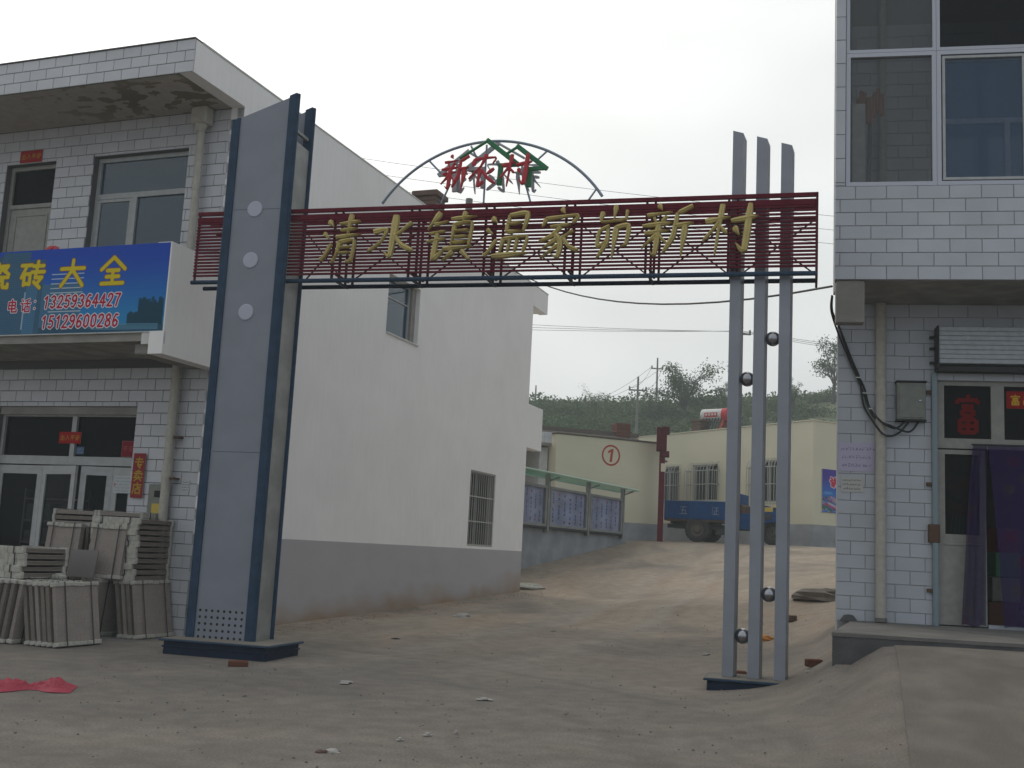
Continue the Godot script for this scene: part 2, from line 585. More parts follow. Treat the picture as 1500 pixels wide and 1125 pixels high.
func strokes() -> Dictionary:
	var d := {}
	d.qing = "12,14 24,24|11;5,38 18,48|10;6,90 14,84 26,58|9;40,20 88,15|8;44,33 84,29|7;36,46 96,41|8;65,2 63,46|9;47,55 45,76 36,96|9;47,56 82,53 82,92 70,94|9;49,67 78,65|6;49,78 78,76|6"
	d.shui = "52,2 53,88 40,80|13;10,36 38,32 28,58 4,78|10;88,18 58,46|9;54,42 72,64 100,78|12"
	d.zhen = "26,2 6,36|10;18,26 44,20|8;12,44 42,39|7;8,60 44,54|7;27,44 26,94 44,76|10;50,16 98,11|7;75,2 72,26|8;58,26 57,72|8;58,27 91,23 91,70|8;60,40 88,38|6;60,52 88,50|6;60,63 88,61|6;44,75 100,71|8;64,80 46,98|9;80,79 98,97|11"
	d.wen = "12,14 24,24|11;5,38 18,48|10;6,92 14,84 28,58|9;48,10 45,46|9;48,10 84,6 80,44|10;49,27 78,25|6;47,44 80,42|7;42,58 38,88|9;42,59 90,54 86,86|9;56,58 54,86|7;71,57 69,86|7;24,94 100,88|11"
	d.jia = "50,0 58,10|10;18,20 12,36|10;18,20 88,14 78,30|9;30,36 74,32|8;54,36 36,54 8,66|9;40,48 58,68 56,96 40,90|11;48,60 16,82|8;54,72 18,98|8;82,44 62,58|8;60,56 78,76 100,84|11"
	d.mao = "50,0 50,28|9;22,12 22,30 78,27|9;78,10 78,28|8;42,38 20,48 20,76 42,66|9;40,44 40,70 22,98|9;56,42 86,38 86,72 74,76|9;58,40 58,100|11"
	d.xin = "28,0 36,10|10;8,20 56,15|8;22,24 28,34|8;46,22 38,34|8;2,40 60,35|9;8,54 56,49|8;33,38 33,94 22,88|10;30,58 6,82|8;38,60 56,76|8;94,4 66,18|10;66,18 64,60 48,92|10;66,42 100,36|9;84,40 84,100|11"
	d.cun = "2,34 48,26|11;30,2 28,98|11;28,36 2,72|9;31,44 46,58|9;50,34 100,26|11;82,2 82,90 64,76|12;58,46 70,62|11"
	d.nong = "14,32 18,14 88,10 80,28|10;54,0 40,34 4,70|10;40,44 38,92 58,78|12;44,44 66,66 100,86|12;88,42 64,58|10"
	d.ci = "10,10 18,20;6,40 24,30;46,4 36,24;42,14 86,12 78,24;60,18 54,34 32,46;62,22 92,44;12,54 90,54;34,56 28,92 48,84;34,68 68,66 70,90 90,92 90,80;46,74 56,82"
	d.zhuan = "4,14 46,14;26,16 6,58;18,46 18,86;18,46 42,46 42,84;18,82 42,82;54,18 96,18;48,40 100,40;72,2 64,60 92,60 74,82;60,76 86,98"
	d.da = "4,34 96,34;50,4 48,40 8,96;52,42 94,96"
	d.quan = "50,2 4,44;50,2 96,44;28,48 72,48;26,70 74,70;8,94 92,94;50,48 50,94"
	d.dian = "16,24 16,72;16,24 80,24 80,70;18,46 78,46;16,70 80,70;48,6 48,92 94,92 94,78"
	d.hua = "16,8 26,20;4,36 24,36 24,86 38,76;86,6 48,18;40,36 98,36;68,16 68,60;48,60 48,96;48,60 90,60 90,96;48,92 90,92"
	d.wu = "12,12 88,12;48,12 36,88;18,48 74,48 70,88;4,90 96,90"
	d.zheng = "28,6 8,30;30,30 8,58;20,48 20,94;42,14 94,14;66,14 66,88;68,48 92,48;46,46 46,88;36,90 98,90"
	d.jiang = "16,8 26,20;6,38 24,38 24,86 38,76;44,30 96,30;38,56 98,56;58,8 58,60 44,94;82,8 82,94"
	d.fu = "50,2 54,10;12,26 12,16 88,16 86,26;28,32 72,32;30,42 30,56;30,42 70,42 70,56;30,56 70,56;20,66 20,98;20,66 80,66 80,98;20,82 80,82;50,66 50,98;20,98 80,98"
	d.chu = "50,4 50,92;22,16 22,44 78,44;78,14 78,44;12,58 12,92 88,92;88,56 88,92"
	d.ru = "40,8 52,20 10,92;50,26 94,92"
	d.ping = "14,12 86,12;28,24 36,42;72,22 64,42;4,54 96,54;50,12 50,96"
	d.an = "50,2 54,10;12,28 12,18 88,18 84,28;46,30 24,62 70,92;72,48 58,76 16,94;4,52 96,50"
	d.zhuan_shop = "18,20 82,20;8,44 92,42;48,4 36,66 76,66 54,84;40,78 64,96"
	d.mai = "24,16 76,16;50,4 50,30;8,32 92,32 84,44;28,40 36,48;18,52 28,60;6,68 94,66;56,48 52,70 12,96;58,74 84,94"
	d.dian_shop = "50,2 54,12;14,20 92,20;16,20 14,60 4,96;54,28 54,54;56,40 84,40;34,56 34,94;34,56 80,56 80,94;34,92 80,92"
	d["0"] = "50,4 24,16 18,50 24,84 50,96 76,84 82,50 76,16 50,4"
	d["1"] = "28,24 56,6 56,96"
	d["2"] = "20,28 28,10 52,4 76,12 80,30 66,52 18,95 84,95"
	d["3"] = "20,16 48,4 76,14 78,34 50,46 80,60 80,82 50,96 18,84"
	d["4"] = "62,6 14,68 90,68;64,6 64,96"
	d["5"] = "76,6 30,6 24,46 50,40 78,52 80,78 52,96 20,86"
	d["6"] = "74,10 50,6 26,34 20,64 30,90 52,96 78,84 80,62 54,48 24,62"
	d["7"] = "16,6 82,6 56,44 42,96"
	d["8"] = "50,4 24,16 26,36 50,48 76,36 76,16 50,4;50,48 20,62 20,84 50,96 80,84 80,62 50,48"
	d["9"] = "26,90 50,95 74,66 80,36 70,10 48,4 22,16 20,38 46,52 76,40"
	return d


# ---------- camera, sky, light ----------
func make_sky() -> Image:
	# thin overcast: brightest round the hidden sun, high and ahead to the left; duller behind the camera
	var w := 512
	var hgt := 256
	var img := Image.create_empty(w, hgt, false, Image.FORMAT_RGBF)
	var sun := Vector3(-0.46, 0.62, -0.72).normalized()
	var f := FastNoiseLite.new()
	f.seed = 4
	f.frequency = 1.6
	f.fractal_octaves = 4
	for y in hgt:
		var el := PI * (0.5 - (y + 0.5) / hgt)
		for x in w:
			var az := TAU * (x + 0.5) / w
			var d := Vector3(sin(az) * cos(el), sin(el), -cos(az) * cos(el))
			var c := maxf(d.dot(sun), -1.0)
			var ang := acos(minf(c, 1.0))
			var l := 0.60 + 0.46 * exp(-pow(ang / 1.1, 2.0)) + 0.75 * exp(-pow(ang / 0.5, 2.0))
			var n := f.get_noise_3d(d.x * 1.4, d.y * 3.2, d.z * 1.4)
			l *= 1.0 + 0.2 * n
			var warm := exp(-pow(ang / 0.9, 2.0))
			var col := Color(0.93, 0.985, 1.0).lerp(Color(1.0, 0.985, 0.95), warm)
			var away := clampf((ang - 1.2) / 1.4, 0.0, 1.0)
			col = col.lerp(Color(0.82, 0.93, 1.13), away * 0.8)
			if el < 0.0:
				l *= lerpf(1.0, 0.35, clampf(-el * 3.0, 0.0, 1.0))
			img.set_pixel(x, y, Color(col.r * l, col.g * l, col.b * l))
	return img


func make_camera_and_light() -> void:
	var cam := Camera3D.new()
	cam.name = "camera"
	var p := deg_to_rad(8.56)
	var r := deg_to_rad(2.9)
	var bx := Vector3(cos(r), sin(r) * cos(p), sin(r) * sin(p))
	var by := Vector3(-sin(r), cos(r) * cos(p), cos(r) * sin(p))
	var bz := Vector3(0, -sin(p), cos(p))
	cam.transform = Transform3D(Basis(bx, by, bz), Vector3(0, 1.55, 0))
	cam.fov = rad_to_deg(2.0 * atan(562.5 / 1624.0))
	cam.near = 0.1
	cam.far = 900.0
	add_child(cam)
	cam.current = true

	var env := Environment.new()
	env.background_mode = Environment.BG_SKY
	var pan := PanoramaSkyMaterial.new()
	pan.panorama = ImageTexture.create_from_image(make_sky())
	var sky := Sky.new()
	sky.sky_material = pan
	env.sky = sky
	env.tonemap_mode = Environment.TONE_MAPPER_LINEAR
	env.tonemap_exposure = 1.0
	env.sdfgi_enabled = true
	env.ssao_enabled = true
	env.ssil_enabled = true
	env.fog_enabled = true
	env.fog_density = 0.0023
	env.fog_light_color = Color(0.86, 0.9, 0.9)
	var we := WorldEnvironment.new()
	we.name = "environment"
	we.environment = env
	add_child(we)

	var sun := DirectionalLight3D.new()
	sun.name = "sun"
	sun.light_energy = 0.26
	sun.light_color = Color(1.0, 0.95, 0.87)
	sun.light_angular_distance = 16.0
	sun.shadow_enabled = true
	add_child(sun)
	sun.look_at_from_position(Vector3(-46, 62, -72), Vector3.ZERO)


# ---------- ground ----------
func along(v: float, pts: Array) -> float:
	if v <= pts[0].x:
		return pts[0].y
	for i in pts.size() - 1:
		if v <= pts[i + 1].x:
			var t: float = (v - pts[i].x) / (pts[i + 1].x - pts[i].x)
			return lerpf(pts[i].y, pts[i + 1].y, t)
	return pts[-1].y


var left_rise := [Vector2(-20, 0), Vector2(-2, 0), Vector2(0, .02), Vector2(2.2, .12), Vector2(7, .25), Vector2(14, .48), Vector2(18, 1.04), Vector2(26.3, 2.04), Vector2(29, 2.27), Vector2(34, 2.35), Vector2(90, 2.4)]
var right_rise := [Vector2(-20, 0), Vector2(-5, 0), Vector2(-3, .2), Vector2(-1.34, .5), Vector2(3, .75), Vector2(8.3, 1.04), Vector2(18, 1.6), Vector2(26, 2.15), Vector2(30, 2.3), Vector2(34, 2.37), Vector2(90, 2.4)]
var bump_noise: FastNoiseLite


func base_height(x: float, z: float) -> float:
	# in the tiled shop's frame: u across the lane, v up the lane
	var a := deg_to_rad(20.8)
	var dx := x - SHOP_AT.x
	var dz := z - SHOP_AT.z
	var u := dx * cos(a) + dz * sin(a)
	var v := dx * sin(a) - dz * cos(a)
	var t := clampf((u - 3.0) / 6.3, 0.0, 1.0)
	t = pow(t, 10.0 - 9.0 * clampf((v + 0.3) / 9.0, 0.0, 1.0))
	var y := lerpf(along(v, left_rise), along(v, right_rise), t)
	# the ramp poured against the corner shop's terrace
	var b := deg_to_rad(11.2)
	var ex := x - CORNER_AT.x
	var ez := z - CORNER_AT.z
	var rx := ex * cos(b) + ez * sin(b)
	var rz := -ex * sin(b) + ez * cos(b)
	rx += 0.11 * maxf(rz - 3.12, 0.0)
	var s := smoothstep(-0.75, 0.33, rx)
	var w := smoothstep(0.0, 1.0, (rz - 3.12) / 5.0)
	y = maxf(y, 0.74 * (1.0 - w) * s)
	return y


func ground_height(x: float, z: float) -> float:
	var y := base_height(x, z)
	if z < -58.0:
		y = hill_height(x, z)
	return y + 0.012 * bump_noise.get_noise_2d(x * 3.0, z * 3.0)


func hill_height(x: float, z: float) -> float:
	var t := smoothstep(-57.0, -112.0, z)
	var top := 12.0 + 0.115 * clampf(x, -30.0, 60.0) + 1.1 * bump_noise.get_noise_2d(x * 0.35, z * 0.35)
	var y := 2.4 + top * (0.75 * t + 0.25 * smoothstep(-56.0, -78.0, z))
	# terraces cut across the slope
	var st := 1.7
	var k := fmod(y, st) / st
	y += (smoothstep(0.25, 0.75, k) - k) * 0.5 * st * clampf(t * 3.0, 0.0, 1.0)
	return y + 0.25 * bump_noise.get_noise_2d(x * 2.0, z * 2.0) * clampf(t * 4.0, 0.0, 1.0)


func spaced(lo: float, hi: float, in_lo: float, in_hi: float, fine: float, coarse: float) -> PackedFloat32Array:
	var out := PackedFloat32Array()
	var x := lo
	while x < hi:
		out.append(x)
		if x >= in_lo and x < in_hi:
			x += fine
		else:
			var d := in_lo - x if x < in_lo else x - in_hi
			var s := clampf(fine + d * 0.18, fine, coarse)
			x += s if x >= in_hi else minf(s, maxf(in_lo - x, 0.01))
	out.append(hi)
	return out


func sheet(xs: PackedFloat32Array, zs: PackedFloat32Array, height: Callable, tint: Callable) -> ArrayMesh:
	var v := PackedVector3Array()
	var c := PackedColorArray()
	var ix := PackedInt32Array()
	var nor := PackedVector3Array()
	for z in zs:
		for x in xs:
			var y: float = height.call(x, z)
			v.append(Vector3(x, y, z))
			c.append(tint.call(x, z, y))
			var e := 0.06
			nor.append(Vector3(height.call(x - e, z) - height.call(x + e, z), 2.0 * e, height.call(x, z - e) - height.call(x, z + e)).normalized())
	var w := xs.size()
	for j in zs.size() - 1:
		for i in w - 1:
			var a := j * w + i
			# zs run from near (large z) to far
			ix.append_array([a, a + w, a + 1, a + 1, a + w, a + w + 1])
	var arr := []
	arr.resize(Mesh.ARRAY_MAX)
	arr[Mesh.ARRAY_VERTEX] = v
	arr[Mesh.ARRAY_NORMAL] = nor
	arr[Mesh.ARRAY_COLOR] = c
	arr[Mesh.ARRAY_INDEX] = ix
	var m := ArrayMesh.new()
	m.add_surface_from_arrays(Mesh.PRIMITIVE_TRIANGLES, arr)
	return m


func make_ground() -> void:
	bump_noise = FastNoiseLite.new()
	bump_noise.seed = 21
	bump_noise.frequency = 0.12
	bump_noise.fractal_octaves = 4
	var dirt := FastNoiseLite.new()
	dirt.seed = 77
	dirt.frequency = 0.16
	dirt.fractal_octaves = 5
	var xs := spaced(-220.0, 220.0, -7.0, 13.0, 0.16, 12.0)
	var zr := spaced(-60.0, 58.0, 4.0, 40.0, 0.17, 10.0)
	var zs := PackedFloat32Array()
	for z in zr:
		zs.append(-z)
	var a := deg_to_rad(20.8)
	var tint := func(x: float, z: float, _y: float) -> Color:
		var dx := x - SHOP_AT.x
		var dz := z - SHOP_AT.z
		var u := dx * cos(a) + dz * sin(a)
		var v := dx * sin(a) - dz * cos(a)
		var n := dirt.get_noise_2d(x, z)
		var n2 := dirt.get_noise_2d(x * 4.0 + 50.0, z * 4.0)
		# grey trodden concrete in front, ochre dust up the lane
		var lane := smoothstep(-2.0, 6.0, v + 2.5 * n)
		var c := Color(0.245, 0.213, 0.183).lerp(Color(0.43, 0.352, 0.275), lane)
		# wheel tracks swept paler, dust kept between them and along the walls
		var tr := exp(-pow((u - 3.2 - 0.35 * sin(v * 0.25)) / 0.35, 2.0)) + exp(-pow((u - 5.0 - 0.35 * sin(v * 0.25)) / 0.35, 2.0))
		c = c.lerp(Color(0.43, 0.38, 0.325), clampf(tr * 0.55 * smoothstep(-3.0, 3.0, v), 0.0, 1.0))
		c = c.lerp(Color(0.36, 0.285, 0.215), clampf(0.6 * n2 + 0.35 * n, 0.0, 0.4) * (0.4 + 0.6 * lane))
		c = c.lerp(Color(0.16, 0.142, 0.128), clampf(-0.9 * n - 0.4 * n2, 0.0, 0.55))
		# brown drag marks and dark trodden streaks along the way people drive
		var s1 := dirt.get_noise_2d(u * 5.0 + 9.0 * n, v * 0.7)
		var s2 := dirt.get_noise_2d(x * 1.6 + 80.0, z * 6.0)
		c = c * (1.0 + 0.36 * s1 * lane + 0.2 * s2 * (1.0 - lane))
		c = c.lerp(Color(0.36, 0.25, 0.17), clampf(1.6 * s1 - 0.25, 0.0, 0.55) * lane)
		# curved tyre marks swinging out of the lane onto the street
		for r in [7.4, 8.9]:
			var dd: float = Vector2(x + 6.2, z + 8.4).length() - r + 0.05 * n2
			c = c.lerp(Color(0.16, 0.135, 0.115), 0.4 * exp(-pow(dd / 0.09, 2.0)) * smoothstep(-0.1, 0.35, n + 0.25))
		for r in [-0.75, 0.75]:
			var dd: float = u - 4.3 - r - 0.5 * sin(v * 0.21) + 0.12 * n2
			c = c.lerp(Color(0.26, 0.185, 0.13), 0.45 * exp(-pow(dd / 0.13, 2.0)) * smoothstep(0.0, 5.0, v) * (0.6 + n))
		var foot := exp(-pow((u - 0.25) / 0.5, 2.0)) * clampf(v, 0.0, 1.0)
		c = c.lerp(Color(0.24, 0.17, 0.11), 0.5 * foot * clampf(0.5 + n2, 0.0, 1.0))
		return c
	var gm := tinted(0.95)
	gm.uv1_triplanar = true
	gm.uv1_world_triplanar = true
	gm.uv1_scale = Vector3.ONE * 0.23
	gm.albedo_texture = noise_map("earth", 0.012, 0.9, 1.0, 6, 1024)
	gm.detail_enabled = true
	gm.detail_albedo = noise_map("speck", 0.2, 0.84, 1.0, 4, 512)
	gm.detail_blend_mode = BaseMaterial3D.BLEND_MODE_MUL
	gm.detail_uv_layer = BaseMaterial3D.DETAIL_UV_2
	gm.uv2_triplanar = true
	gm.uv2_world_triplanar = true
	gm.uv2_scale = Vector3.ONE * 0.31
	structure("ground", sheet(xs, zs, ground_height, tint), gm)

	# the poured ramp: a thin concrete skin on the ground in front of the terrace
	var f := frame_of(CORNER_AT, CORNER_TURN)
	var st := MB.new()
	var nx := 26
	var nz := 30
	var at := func(i: int, j: int) -> Vector3:
		var deep := (4.7 + 0.06 * sin(i * 1.7)) * j / nz
		var q := f * Vector3(0.33 - 0.11 * deep + 7.0 * i / nx, 0, 3.125 + deep)
		q.y = base_height(q.x, q.z) + 0.02 - 0.016 * smoothstep(0.8, 1.0, float(j) / nz) - 0.013 * (1.0 - smoothstep(0.0, 2.0, float(i)))
		return q
	for i in nx:
		for j in nz:
			st.quad(at.call(i, j), at.call(i, j + 1), at.call(i + 1, j + 1), at.call(i + 1, j), Vector3.UP)
	for j in nz:
		st.quad(at.call(0, j), at.call(0, j + 1), at.call(0, j + 1) - Vector3(0, .1, 0), at.call(0, j) - Vector3(0, .1, 0), f.basis * Vector3(-1, 0, 0))
	structure("ramp", st.done(), M.ramp)

	# hill behind the village
	var hx := spaced(-220.0, 220.0, -20.0, 50.0, 0.8, 12.0)
	var hz := PackedFloat32Array()
	var z := -56.0
	while z > -220.0:
		hz.append(z)
		z -= 0.8 if z > -120.0 else 8.0
	var green := func(x: float, zz: float, _y: float) -> Color:
		var n := dirt.get_noise_2d(x * 0.7, zz * 0.7)
		var n2 := dirt.get_noise_2d(x * 3.0, zz * 3.0)
		var c := Color(0.07, 0.095, 0.05).lerp(Color(0.12, 0.145, 0.07), clampf(0.5 + n, 0.0, 1.0))
		c = c.lerp(Color(0.2, 0.165, 0.105), clampf(1.3 * n2 - 0.1, 0.0, 0.6))
		return c
	structure("hill", sheet(hx, hz, func(x: float, zz: float) -> float: return hill_height(x, zz) - 0.02, green), tinted(0.95))


# ---------- greenery on the hill ----------
func leaf(b: MB, at: Vector3, s: float) -> void:
	var u := Vector3(rng.randfn(), rng.randfn(), rng.randfn()).normalized()
	var v := u.cross(Vector3(rng.randfn(), rng.randfn(), rng.randfn())).normalized()
	b.quad(at - u * s, at + v * s * 0.55, at + u * s, at - v * s * 0.55, u.cross(v))


func leaf_mat(r: float, g: float, bl: float) -> StandardMaterial3D:
	var m := mat(lin(r, g, bl), 0.8)
	m.backlight_enabled = true
	m.backlight = lin(r * 0.6, g * 0.7, bl * 0.4)
	return m


func tree(called: String, label: String, at: Vector3, tall: float, wide: float, leaves: int, m: Material, bare := 0.0, group := "") -> void:
	var t := thing(called, label, "tree" if tall > 2.4 else "bush", at, 0.0, group)
	var tb := MB.new()
	var cb := MB.new()
	var th := tall * 0.42
	var top := Vector3(rng.randf_range(-0.1, 0.1) * tall, th, rng.randf_range(-0.05, 0.05) * tall)
	tb.tube([Vector3(0, -0.6, 0), Vector3(top.x * 0.3, th * 0.5, 0), top], tall * 0.035, 7, tall * 0.024)
	var tips := []
	var limbs := 9
	for k in limbs:
		var az := TAU * k / limbs + rng.randf_range(-0.4, 0.4)
		var reach := wide * 0.5 * rng.randf_range(0.55, 1.0)
		var rise := tall * rng.randf_range(0.12, 0.56)
		var e := top + Vector3(cos(az) * reach, rise, sin(az) * reach * 0.8)
		var mid := top.lerp(e, 0.5) + Vector3(0, rise * 0.16, 0)
		var from := top * rng.randf_range(0.62, 1.0)
		tb.tube([from, mid, e], tall * 0.014, 5, tall * 0.004)
		tips.append(e)
		tips.append(mid)
		for q in 3:
			var e2 := mid.lerp(e, rng.randf_range(0.2, 1.0)) + Vector3(rng.randfn(), rng.randfn() * 0.6 + 0.5, rng.randfn()) * wide * 0.11
			tb.tube([mid.lerp(e, 0.4), e2], tall * 0.005, 4, tall * 0.002)
			tips.append(e2)
	for i in leaves * 2:
		var tip: Vector3 = tips[rng.randi() % tips.size()]
		if tip.x > 0.0 and rng.randf() < bare:
			continue
		var p := tip + Vector3(rng.randfn(), rng.randfn() * 0.75, rng.randfn()) * wide * 0.075
		leaf(cb, p, tall * rng.randf_range(0.012, 0.023))
	part("trunk", tb, M.bark, t)
	part("crown", cb, m, t)


func make_hill_plants() -> void:
	var greens := [leaf_mat(0.07, 0.1, 0.045), leaf_mat(0.045, 0.07, 0.036), leaf_mat(0.1, 0.13, 0.065)]
	# scrub that covers the slope: nobody could count it
	for kind in 2:
		var b := MB.new()
		for i in 260:
			var d := Vector3(rng.randfn(), rng.randfn() * 0.7, rng.randfn())
			d = d.normalized() * pow(rng.randf(), 0.4)
			leaf(b, Vector3(d.x, 0.62 + d.y * 0.62, d.z), rng.randf_range(0.06, 0.12))
		var mm := MultiMesh.new()
		mm.transform_format = MultiMesh.TRANSFORM_3D
		mm.mesh = b.done()
		var spots := []
		var tries := 0
		while spots.size() < 2300 and tries < 30000:
			tries += 1
			var x := rng.randf_range(-26.0, 56.0)
			var z := rng.randf_range(-118.0, -58.0)
			var dens := 0.55 + 1.0 * bump_noise.get_noise_2d(x * 0.9 + 40.0 * kind, z * 0.9)
			# the grassy terraces on the eastern slope stay open
			if x > 19.0 and z < -70.0 and z > -104.0:
				dens -= 0.55
			if rng.randf() > dens:
				continue
			var s := rng.randf_range(0.5, 1.25) * (1.0 if rng.randf() < 0.88 else 1.5)
			spots.append(Transform3D(Basis(Vector3.UP, rng.randf() * TAU).scaled(Vector3(s * 1.15, s, s * 1.15)), Vector3(x, hill_height(x, z) - 0.25, z)))
		mm.instance_count = spots.size()
		for i in spots.size():
			mm.set_instance_transform(i, spots[i])
		var o := MultiMeshInstance3D.new()
		o.name = "hillside_scrub" if kind == 0 else "hillside_undergrowth"
		o.multimesh = mm
		o.material_override = greens[kind]
		add_child(o)
		o.set_meta("kind", "stuff")
		o.set_meta("label", "green scrub bushes covering the terraced hillside" if kind == 0 else "darker low undergrowth between the scrub on the hillside")
		o.set_meta("category", "bushes")
	var on := func(x: float, z: float) -> Vector3: return Vector3(x, hill_height(x, z) - 0.1, z)
	tree("hilltop_tree", "tall half bare tree standing highest on the hill, branches open to one side", on.call(14.1, -90.0), 5.2, 4.6, 2600, leaf_mat(0.05, 0.075, 0.035), 0.6)
	tree("hilltop_tree", "dark round tree showing beside the corner shop wall on the hill", on.call(29.6, -101.0), 5.4, 4.2, 1500, greens[1])
	tree("hilltop_tree", "slim pale tree showing between the second and third grey gate posts", on.call(23.8, -92.0), 3.6, 2.0, 700, greens[2])
	tree("hilltop_tree", "small bushy tree on the ridge close beside the half bare tree", on.call(12.2, -92.0), 2.5, 2.6, 800, greens[1])
	tree("hilltop_tree", "lone little tree on the ridge between the half bare tree and the gate posts", on.call(18.6, -97.0), 2.9, 1.5, 500, greens[1])
	tree("hilltop_tree", "feathery pale bush tree on the ridge behind the nearer power pole", on.call(7.4, -100.0), 2.45, 2.6, 700, greens[2])


func make_poles_and_wires() -> void:
	var tops := []
	for s in [["tall power pole with one crossarm on the ridge next to the half bare tree", 12.55, -95.0, 18.6, 1.05], ["pale power pole with a wide crossarm standing lower on the slope", 8.62, -75.0, 13.6, 1.25], ["short distant power pole on the ridge beside the white house", 2.42, -110.0, 17.9, 0.7], ["thin power pole on the ridge between the white house and the crossarm poles", 7.6, -112.0, 17.4, 0.7], ["power pole rising behind the first grey gate post", 13.3, -64.0, 15.6, 1.2]]:
		var y0 := hill_height(s[1], s[2]) - 0.5
		var t := thing("power_pole", s[0], "power pole", Vector3(s[1], y0, s[2]))
		var hgt: float = s[3] - y0
		var b := MB.new()
		b.tube([Vector3.ZERO, Vector3(0, hgt, 0)], 0.11, 8, 0.07)
		part("pole", b, M.pole_grey, t)
		b = MB.new()
		b.box(Vector3(-s[4] / 2, hgt - 0.8, -0.05), Vector3(s[4] / 2, hgt - 0.7, 0.05), 0.01)
		part("crossarm", b, M.pole_grey, t)
		for e in [-0.45, 0.0, 0.45]:
			b = MB.new()
			b.lathe([Vector2(0, 0.22), Vector2(0.05, 0.2), Vector2(0.07, 0.1), Vector2(0.05, 0)], Transform3D(Basis(), Vector3(s[4] * e, hgt - 0.7 if e != 0.0 else hgt, 0)), 8)
			part("insulator", b, M.pole_grey, t)
		tops.append([Vector3(s[1], s[3], s[2]), s[4]])
	var wire := func(a: Vector3, b: Vector3, sag: float, r: float, label: String, group := "") -> void:
		var pts := []
		for i in 15:
			var k := i / 14.0
			pts.append(a.lerp(b, k) - Vector3(0, sag * 4.0 * k * (1.0 - k), 0))
		var w := MB.new()
		w.tube(pts, r, 5)
		single("overhead_wire", w.done(), M.wire, label, "wire", Vector3.ZERO, 0.0, group)
	# the slack black cable from the white house to the corner shop
	wire.call(Vector3(-0.08, 8.99, -29.06), Vector3(4.14, 5.2, -14.2), 0.52, 0.016, "slack black cable sagging under the gate beam to the corner shop")
	var g := "power lines strung over the lane"
	var which := ["lowest", "middle", "topmost"]
	for k in 3:
		wire.call(tops[4][0] + Vector3(-0.45 + 0.45 * k, -0.6, 0), Vector3(-40.0, 17.2 + 0.7 * k, -70.0), 1.1, 0.012, "thin power line from behind the gate posts to the white house, %s of three" % which[k], g)
		wire.call(tops[4][0] + Vector3(-0.45 + 0.45 * k, -0.6, 0), Vector3(60.0, 11.6 + 0.7 * k, -58.0), 1.1, 0.012, "thin power line from behind the gate posts to the corner shop, %s of three" % which[k], "power lines behind the corner shop")
	for k in 3:
		wire.call(Vector3(-30.0, 24.5 + 0.8 * k, -62.0), Vector3(50.0, 18.0 + 0.8 * k, -58.0), 1.4, 0.012, "thin power line passing high behind the arch emblem, %s of three" % which[k], "power lines behind the arch emblem")
	for k in 2:
		var e := -0.45 + 0.9 * k
		wire.call(tops[0][0] + Vector3(tops[0][1] * e, -0.6, 0), tops[1][0] + Vector3(tops[1][1] * e, -0.6, 0), 0.5, 0.014, "thin power line between the two crossarm poles, at the %s crossarm ends" % ["west", "east"][k], "lines between the hill poles")
		wire.call(tops[0][0] + Vector3(tops[0][1] * e, -0.6, 0), tops[3][0] + Vector3(tops[3][1] * e, -0.6, 0), 0.5, 0.014, "thin power line along the ridge skyline from the %s crossarm end" % ["west", "east"][k], "lines along the ridge")
		wire.call(tops[3][0] + Vector3(tops[3][1] * e, -0.6, 0), tops[2][0] + Vector3(tops[2][1] * e, -0.6, 0), 0.4, 0.014, "thin power line on the ridge towards the white house from the %s crossarm end" % ["west", "east"][k], "lines towards the white house")


# ---------- tiles ----------
func tile_mesh(w: float, h: float, t: float) -> ArrayMesh:
	var key := "tile%d_%d_%d" % [roundi(w * 1000), roundi(h * 1000), roundi(t * 1000)]
	if not mesh_cache.has(key):
		var b := MB.new()
		var e := 0.004
		var x := w / 2
		var y := h / 2
		var f := [Vector3(-x + e, -y + e, t), Vector3(x - e, -y + e, t), Vector3(x - e, y - e, t), Vector3(-x + e, y - e, t)]
		var k := [Vector3(-x, -y, 0), Vector3(x, -y, 0), Vector3(x, y, 0), Vector3(-x, y, 0)]
		b.quad(f[0], f[1], f[2], f[3], Vector3(0, 0, 1))
		for i in 4:
			var j := (i + 1) % 4
			b.quad(k[i], k[j], f[j], f[i], (f[i] + f[j]) * Vector3(1, 1, 0) + Vector3(0, 0, 0.05))
		mesh_cache[key] = b.done()
	return mesh_cache[key]


func cut(r: Rect2, holes: Array) -> Array:
	var todo := [r]
	for h in holes:
		var next := []
		for q in todo:
			if not q.intersects(h):
				next.append(q)
				continue
			var i: Rect2 = q.intersection(h)
			if i.position.x > q.position.x + 0.001:
				next.append(Rect2(q.position, Vector2(i.position.x - q.position.x, q.size.y)))
			if i.end.x < q.end.x - 0.001:
				next.append(Rect2(Vector2(i.end.x, q.position.y), Vector2(q.end.x - i.end.x, q.size.y)))
			if i.position.y > q.position.y + 0.001:
				next.append(Rect2(Vector2(i.position.x, q.position.y), Vector2(i.size.x, i.position.y - q.position.y)))
			if i.end.y < q.end.y - 0.001:
				next.append(Rect2(Vector2(i.position.x, i.end.y), Vector2(i.size.x, q.end.y - i.end.y)))
		todo = next
	return todo


